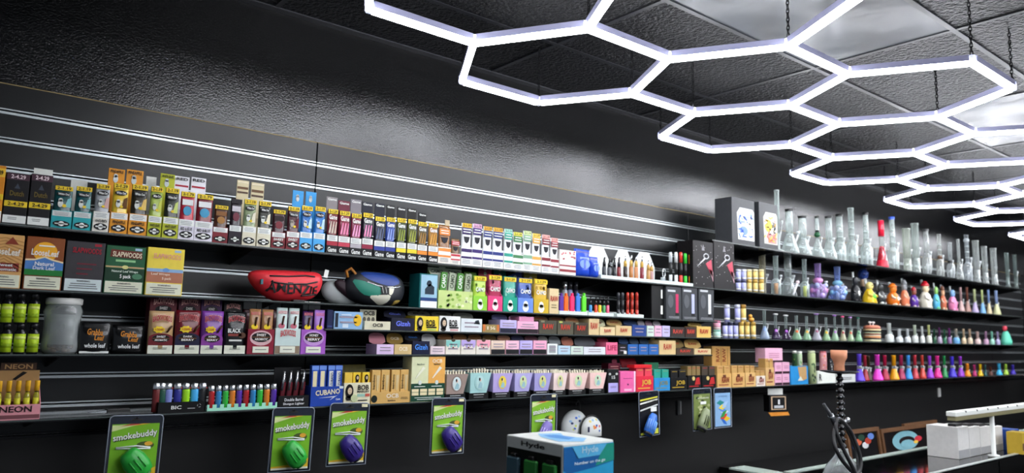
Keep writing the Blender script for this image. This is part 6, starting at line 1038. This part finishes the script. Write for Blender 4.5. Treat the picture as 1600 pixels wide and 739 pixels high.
# ------------------------------------------------------------------ glass counter on the right
CZ = H - .5 * K
cx0, cx1, cy0, cy1 = 2.72 * K, 8.6, 1.29 * K, 1.64 * K
M_GL = mat('#0b0d0d', .05, 0, 'gloss'); M_GEDGE = mat('#b9cabf', .25); M_TRIM = mat('#d5dcd8', .3, .5)
t = thing('display_counter', 'glass-topped display counter with pale metal edges at lower right', 'counter', (cx0, cy0, 0)); Lc = (-cx0, -cy0, 0)
G().box(cx0, cx1, cy0, cy1, 0, CZ - .3).obj('plinth', M_MATTE, t, Lc); G().box(cx0 - .12, cx1, cy0, cy1, CZ - .008, CZ).obj('glass_top', M_GL, t, Lc); G().box(cx0 - .12, cx0, cy1, 1.82 * K, CZ - .008, CZ).obj('glass_wing', M_GEDGE, t, Lc)
G().box(cx0, cx1, cy1 - .035, cy1 + .002, CZ, CZ + .004).obj('back_edge', M_GEDGE, t, Lc); G().box(cx0, cx1, cy0 - .002, cy0 + .02, CZ, CZ + .004).obj('front_edge', M_TRIM, t, Lc)
for x in (cx0, (cx0 + cx1) / 2, cx1 - .02): G().box(x, x + .02, cy0, cy0 + .02, CZ - .3, CZ - .008).box(x, x + .02, cy1 - .02, cy1, CZ - .3, CZ - .008).obj('post', M_TRIM, t, Lc)
G().box(cx0, cx1, cy1 - .02, cy1 - .016, CZ - .3, CZ - .008).obj('back_pane', M_GL, t, Lc); G().box(cx0 - .12, cx0 - .1, cy0, 1.82 * K, 0, CZ - .008).obj('end_panel', M_MATTE, t, Lc)
t = thing('low_cabinet', 'low black cabinet against the wall behind the counter', 'cabinet', (3.3 * K, 1.95 * K, 0)); CB = H - .63 * K
G().box(0, 5.0, .02, WALL - .01 - 1.95 * K, 0, CB - .02).obj('cabinet_body', M_MATTE, t); G().box(-.01, 5.01, 0, WALL - .01 - 1.95 * K, CB - .02, CB).obj('cabinet_top', M_BLACK, t)
for k in range(5): G().box(.02 + k, .98 + k, 0, .02, .06, CB - .04).obj('cabinet_door', M_BLACK, t)
# framed pictures leaning on the cabinet
WOOD = noise_mat('frame_wood', '#5a3a22', '#7a5434', 25, .5)
def frame(x0, x1, yt, lab, kind, back, lean=-.12):
    Y = 1.98 * K + back; Z = CB; X0, X1 = Xat(x0, Y, Z), Xat(x1, Y, Z); X = (X0 + X1) / 2; h = Zat(yt, X, Y) - Z; w = X1 - X0; t = thing('framed_picture', lab, 'picture', (X, Y, Z)); t.rotation_euler = (lean, 0, 0); b = .025
    G().box(-w / 2, w / 2, 0, .02, 0, b).obj('frame_rail', WOOD, t); G().box(-w / 2, w / 2, 0, .02, h - b, h).obj('frame_rail', WOOD, t); G().box(-w / 2, -w / 2 + b, 0, .02, b, h - b).obj('frame_rail', WOOD, t); G().box(w / 2 - b, w / 2, 0, .02, b, h - b).obj('frame_rail', WOOD, t); G().box(-w / 2 + b, w / 2 - b, .012, .016, b, h - b).obj('canvas', '#17181c' if kind == 'a' else '#1c1416', t)
    if kind == 'a':
        for k, c_ in enumerate(('#3a5ab8', '#d86a4a', '#2a4a3a', '#e6e8ea', '#c84a3a', '#6a8fd8')): disc(t, 'paint_patch', w * (-.25 + .1 * k), h * (.5 + .12 * (k % 3)), w * .1, h * .1, c_, .012, 1 + k % 3, 9)
    if kind == 'b': disc(t, 'paint_patch', -w * .02, h * .5, w * .27, h * .34, '#8ac0cc', .012, 1, 20); disc(t, 'paint_patch', 0, h * .48, w * .16, h * .16, '#2a2026', .012, 2, 16); disc(t, 'paint_patch', 0, h * .38, w * .14, h * .14, '#8ac0cc', .012, 3, 14); disc(t, 'paint_patch', w * .24, h * .5, w * .08, h * .1, '#d83a4a', .012, 2, 10); disc(t, 'paint_patch', w * .18, h * .4, w * .05, h * .06, '#f0c84a', .012, 3, 10)
frame(1331, 1381, 670, 'small framed picture with blue and orange paint on the left', 'a', 0.0); frame(1384, 1459, 666, 'wide framed picture with a pale blue arch', 'b', .0); frame(1420, 1471, 659, 'brown-framed picture mostly hidden behind the blue arch one', 'c', .07)
# white cartons and the long white rail on the counter
xw0 = Xat(1498, 1.42 * K, CZ); 
for k in range(4):
    a, b = 1497 + 17.5 * k, 1514 + 17.5 * k; Y = 1.38 * K; X0, X1 = Xat(a, Y, CZ + .1), Xat(b, Y, CZ + .1); z = CZ; h = Zat(668, X0, Y) - z; t = thing('white_carton', ORD[k] + ' of four plain white cartons on the counter, from the left', 'carton', ((X0 + X1) / 2, Y, z), 0, 'plain white cartons on the counter'); w = X1 - X0 - .002; G().bbox(-w / 2, w / 2, 0, .16, .002, h).obj('carton', '#dfdedb', t); plate(t, 'grey_base', -w * .49, w * .49, .003, h * .28, '#a9aaac'); G().bbox(-w * .3, w * .3, .02, .06, h, h + .014).obj('dark_cap', M_BLACK, t)
Xr0, Xr1 = Xat(1493, 1.3 * K, H - .28), Xat(1680, 1.3 * K, H - .28); Yr = 1.3 * K; zr = Zat(658, Xr0, Yr)
t = thing('display_rail', 'long white display rail with notched top on two posts above cartons', 'display rail', (Xr0, Yr, CZ + .004)); dz = zr - CZ - .004; G().bbox(0, Xr1 - Xr0, 0, .05, dz + .022, dz + .045, .004).obj('top_tray', mat('#e9ece6', .35), t); G().bbox(.005, Xr1 - Xr0, .003, .047, dz, dz + .0218, .004).obj('rail_body', mat('#8a8462', .4), t)
g = G()
for k in range(12): q = .12 + (Xr1 - Xr0 - .2) * k / 12; g.box(q, q + .012, -.001, .02, dz + .036, dz + .0455)
g.obj('notch_row', M_BLACK, t)
for q in (.55, Xr1 - Xr0 - .1): G().lathe([(.03, 0), (.03, .008), (.012, .012), (.012, dz)], 12, q, .025).obj('post', mat('#dfe2de', .35), t)
for i, (px, py, c_, lab) in enumerate(((1578, 700, '#2a4fa0', 'blue and red box beyond the white cartons'), (1592, 706, '#c9a83a', 'yellow and brown box at the right edge'))):
    P = onZ(px, py + 6, CZ); t = thing('goods_box', lab, 'box', (P.x + .12, min(P.y, cy1 - .13), CZ)); G().bbox(-.05, .05, 0, .08, 0, .12).obj('carton', c_, t); plate(t, 'band', -.05, .05, .02, .06, '#c23a2c' if i == 0 else '#6a4a30')

# ------------------------------------------------------------------ hookah standing on the counter
Yh = 1.40 * K; Xh = Xat(1313, Yh, H - .25); zb = CZ + .0005; Zp = lambda py: Zat(py, Xh, Yh) - zb; mp = mpp(1313, Xh, Yh, H - .3)
t = thing('hookah', 'black hookah with terracotta bowl and coiled hose on clear glass base', 'hookah', (Xh, Yh, zb))
zbase = Zp(700); G().lathe([(.02, .001), (.075, .004), (.085, .03), (.07, zbase * .45), (.03, zbase * .8), (.024, zbase)], 20).obj('glass_base', glass('#dfe6e6', .2), t)
zs0, zs1 = zbase * .9, Zp(583); prof = [(.02, zs0), (.02, zs0 + .03), (.012, zs0 + .035)]; n = 11
for k in range(n): q = zs0 + .04 + (zs1 - zs0 - .05) * k / n; st = (zs1 - zs0 - .05) / n; prof += [(.009, q), (.0155, q + st * .3), (.0155, q + st * .6), (.009, q + st * .95)]
prof += [(.012, zs1)]; G().lathe(prof, 14).obj('stem', mat('#0f0f11', .22, 0, 'gloss'), t)
for k in range(n):
    q = zs0 + .04 + (zs1 - zs0 - .05) * (k + .45) / n
    g = G()
    for j in range(6): a = 2 * PI * j / 6 + k; g.ball((.0155 * math.cos(a), .0155 * math.sin(a), q), .0028, 6, 4)
    g.obj('stud_ring', M_STEEL, t)
zp = Zp(582); rp = 32 * mp; G().lathe([(.012, zp - .006), (rp * .6, zp - .003), (rp, zp + .004), (rp, zp + .007), (rp * .6, zp + .001), (.012, zp)], 28).obj('ash_plate', mat('#101012', .25, 0, 'gloss'), t)
zc, zd = Zp(578), Zp(547); rb = 13.5 * mp; hb = zd - zc; G().lathe([(rb * .62, zc - .004), (rb * .66, zc), (rb * .62, zc + hb * .25), (rb * .72, zc + hb * .45), (rb * .98, zc + hb * .62), (rb, zc + hb), (rb * .85, zc + hb), (rb * .8, zc + hb * .7), (0, zc + hb * .65)], 22).obj('bowl', noise_mat('terracotta', '#c8805c', '#d89672', 30, .6), t); G().lathe([(.013, zp), (.016, zc)], 12).obj('bowl_seat', M_BLACK, t)
zv = Zp(662); G().tube([(0, 0, zv), (.03, -.01, zv + .012)], .008, 8).ball((.036, -.012, zv + .016), .011).obj('valve', M_STEEL, t)
def L2(px, py, dy=0): zz = Zat(py, Xh, Yh + dy); return (Xat(px, Yh + dy, zz) - Xh, dy, zz - zb)
handle = [L2(1287, 628, -.03), L2(1297, 645, -.04), L2(1305, 661, -.05)]; G().tube(handle, [.007, .009, .01], 10).obj('hose_handle', mat('#3a3c40', .35), t); G().tube([L2(1298, 646, -.041), L2(1301, 651, -.043)], .0125, 10).obj('handle_ring', M_STEEL, t)
def spline(p, n=8):
    out = []; p = [Vector(x) for x in p]
    for i in range(len(p) - 1):
        a, b, c, d = p[max(i - 1, 0)], p[i], p[i + 1], p[min(i + 2, len(p) - 1)]
        for k in range(n): s = k / n; out.append(.5 * ((2 * b) + (c - a) * s + (2 * a - 5 * b + 4 * c - d) * s * s + (3 * b - a - 3 * c + d) * s ** 3))
    return out + [p[-1]]
hose = [L2(1305, 660, -.05), L2(1302, 680, -.06), L2(1308, 700, -.08), L2(1322, 722, -.09), L2(1338, 738, -.09), L2(1345, 725, -.08), L2(1340, 700, -.07), L2(1328, 672, -.05), L2(1310, 652, -.05), L2(1306, 668, -.06), L2(1318, 698, -.08), L2(1332, 726, -.1), L2(1342, 748, -.1), L2(1340, 715, -.05), L2(1332, 690, -.03), L2(1322, 668, -.01)]
G().tube(spline(hose), .0085, 8).obj('hose', mat('#17171a', .5), t)

# ------------------------------------------------------------------ blue display box on the near counter
t = thing('near_counter', 'black counter carrying the blue display box in the foreground', 'counter', (-.4, .8 * K, 0)); G().box(0, 2.3, .02, .58 * K, 0, CZ - .02).obj('counter_body', M_MATTE, t); G().box(-.01, 2.31, 0, .6 * K, CZ - .02, CZ).obj('counter_top', M_BLACK, t)
bx0, bx1, by0, by1 = .992 * K, 1.129 * K, 1.049 * K, 1.215 * K; zt = H - .2 * K; w, d, h = bx1 - bx0, by1 - by0, zt - CZ
t = thing('vape_display', 'white-topped blue display box in the foreground with rows of green vapes', 'display box', ((bx0 + bx1) / 2, by0, CZ))
G().bbox(-w / 2, w / 2, 0, d, 0, h, .002).obj('box_shell', '#e6e9e4', t)
plate(t, 'blue_front', -w * .49, w * .49, .002, h * .985, '#2fa8d8', 0, 1); poly(t, 'dark_chevron', [(-w * .49, h * .98), (-w * .49, h * 0.846), (-w * .42, h * 0.819), (w * .1, h * 0.841), (w * .49, h * 0.868), (w * .49, h * .98)], '#1664a8', 0, 2); poly(t, 'green_corner', [(w * .3, h * .98), (w * .49, h * .98), (w * .49, h * 0.873), (w * .12, h * 0.851)], '#1f9a86', 0, 3); poly(t, 'light_trapezoid', [(-w * .34, h * .98), (w * .34, h * .98), (w * .2, h * 0.915), (-w * .22, h * 0.909)], '#5cbcea', 0, 4)
text(t, 'Hyde', 0, h * 0.952, w * .32, h * .052, '#b8e4f6', 0, 6); text(t, 'Number on the go', -w * .0, h * 0.879, w * .6, h * .024, '#d8f0f8', 0, 6, .02)
g = G(); xl = -w / 2
o = G().box(xl - .0012, xl, d * .03, d * .97, .01, h * .925).obj('side_window', '#1a1f1c', t)
tt = G().add([(xl - .003, d * .5 + a * -d * .42, h * .96 + b * h * .042) for a, b in text_mesh('Hyde')[0]], text_mesh('Hyde')[1]).obj('lettering', '#2a2a2c', t); 
for k in range(3):
    y = d * (.18 + .32 * k)
    for j in range(3): G().bbox(xl - .012, xl - .0014, y - d * .11, y + d * .11, h * (.08 + .29 * j), h * (.29 + .29 * j), .004).obj('vape', mat(['#2f8a3a', '#3a9a44', '#4a6a7a'][k], .4), t); G().bbox(xl - .01, xl - .0014, y - d * .05, y + d * .05, h * (.292 + .29 * j), h * (.315 + .29 * j), .002).obj('mouthpiece', M_BLACK, t)
o = G().add([(w * .5 * a, d * .5 + d * .5 * b, h + .0008) for a, b in ((-.7, -.6), (-.1, -.9), (.5, -.5), (.2, 0), (.6, .5), (-.1, .7), (-.5, .2))], [tuple(range(7))]).obj('top_print', '#8fc8f0', t); G().add([(w * .5 * a, d * .5 + d * .5 * b, h + .0012) for a, b in ((-.2, -.5), (.3, -.3), (.2, .3), (-.2, .4), (-.35, 0))], [tuple(range(5))]).obj('top_print', '#4a98e0', t)
# blurred goods on a small ledge at the far end
P = Vector((XR - .16, 2.2, H - .33)); t = thing('far_ledge', 'small dark ledge on the far end wall', 'shelf', (XR, 2.2, H - .35)); G().box(-.3, -.002, -.9, .5, 0, .02).obj('ledge_board', M_BLACK, t)
for i, (dy, c_) in enumerate(((.3, '#c8606a'), (.12, '#d8d2cc'), (-.08, '#b8484e'), (-.3, '#d8c8c4'))): t = thing('snack_bag', ['rose', 'pale grey', 'dark red', 'cream'][i] + ' blurred bag on the far ledge', 'bag', (XR - .2, 2.2 + dy, H - .3295), -1.2); pouch_geo(.16, .1, .05).obj('sachet', foil(c_), t)
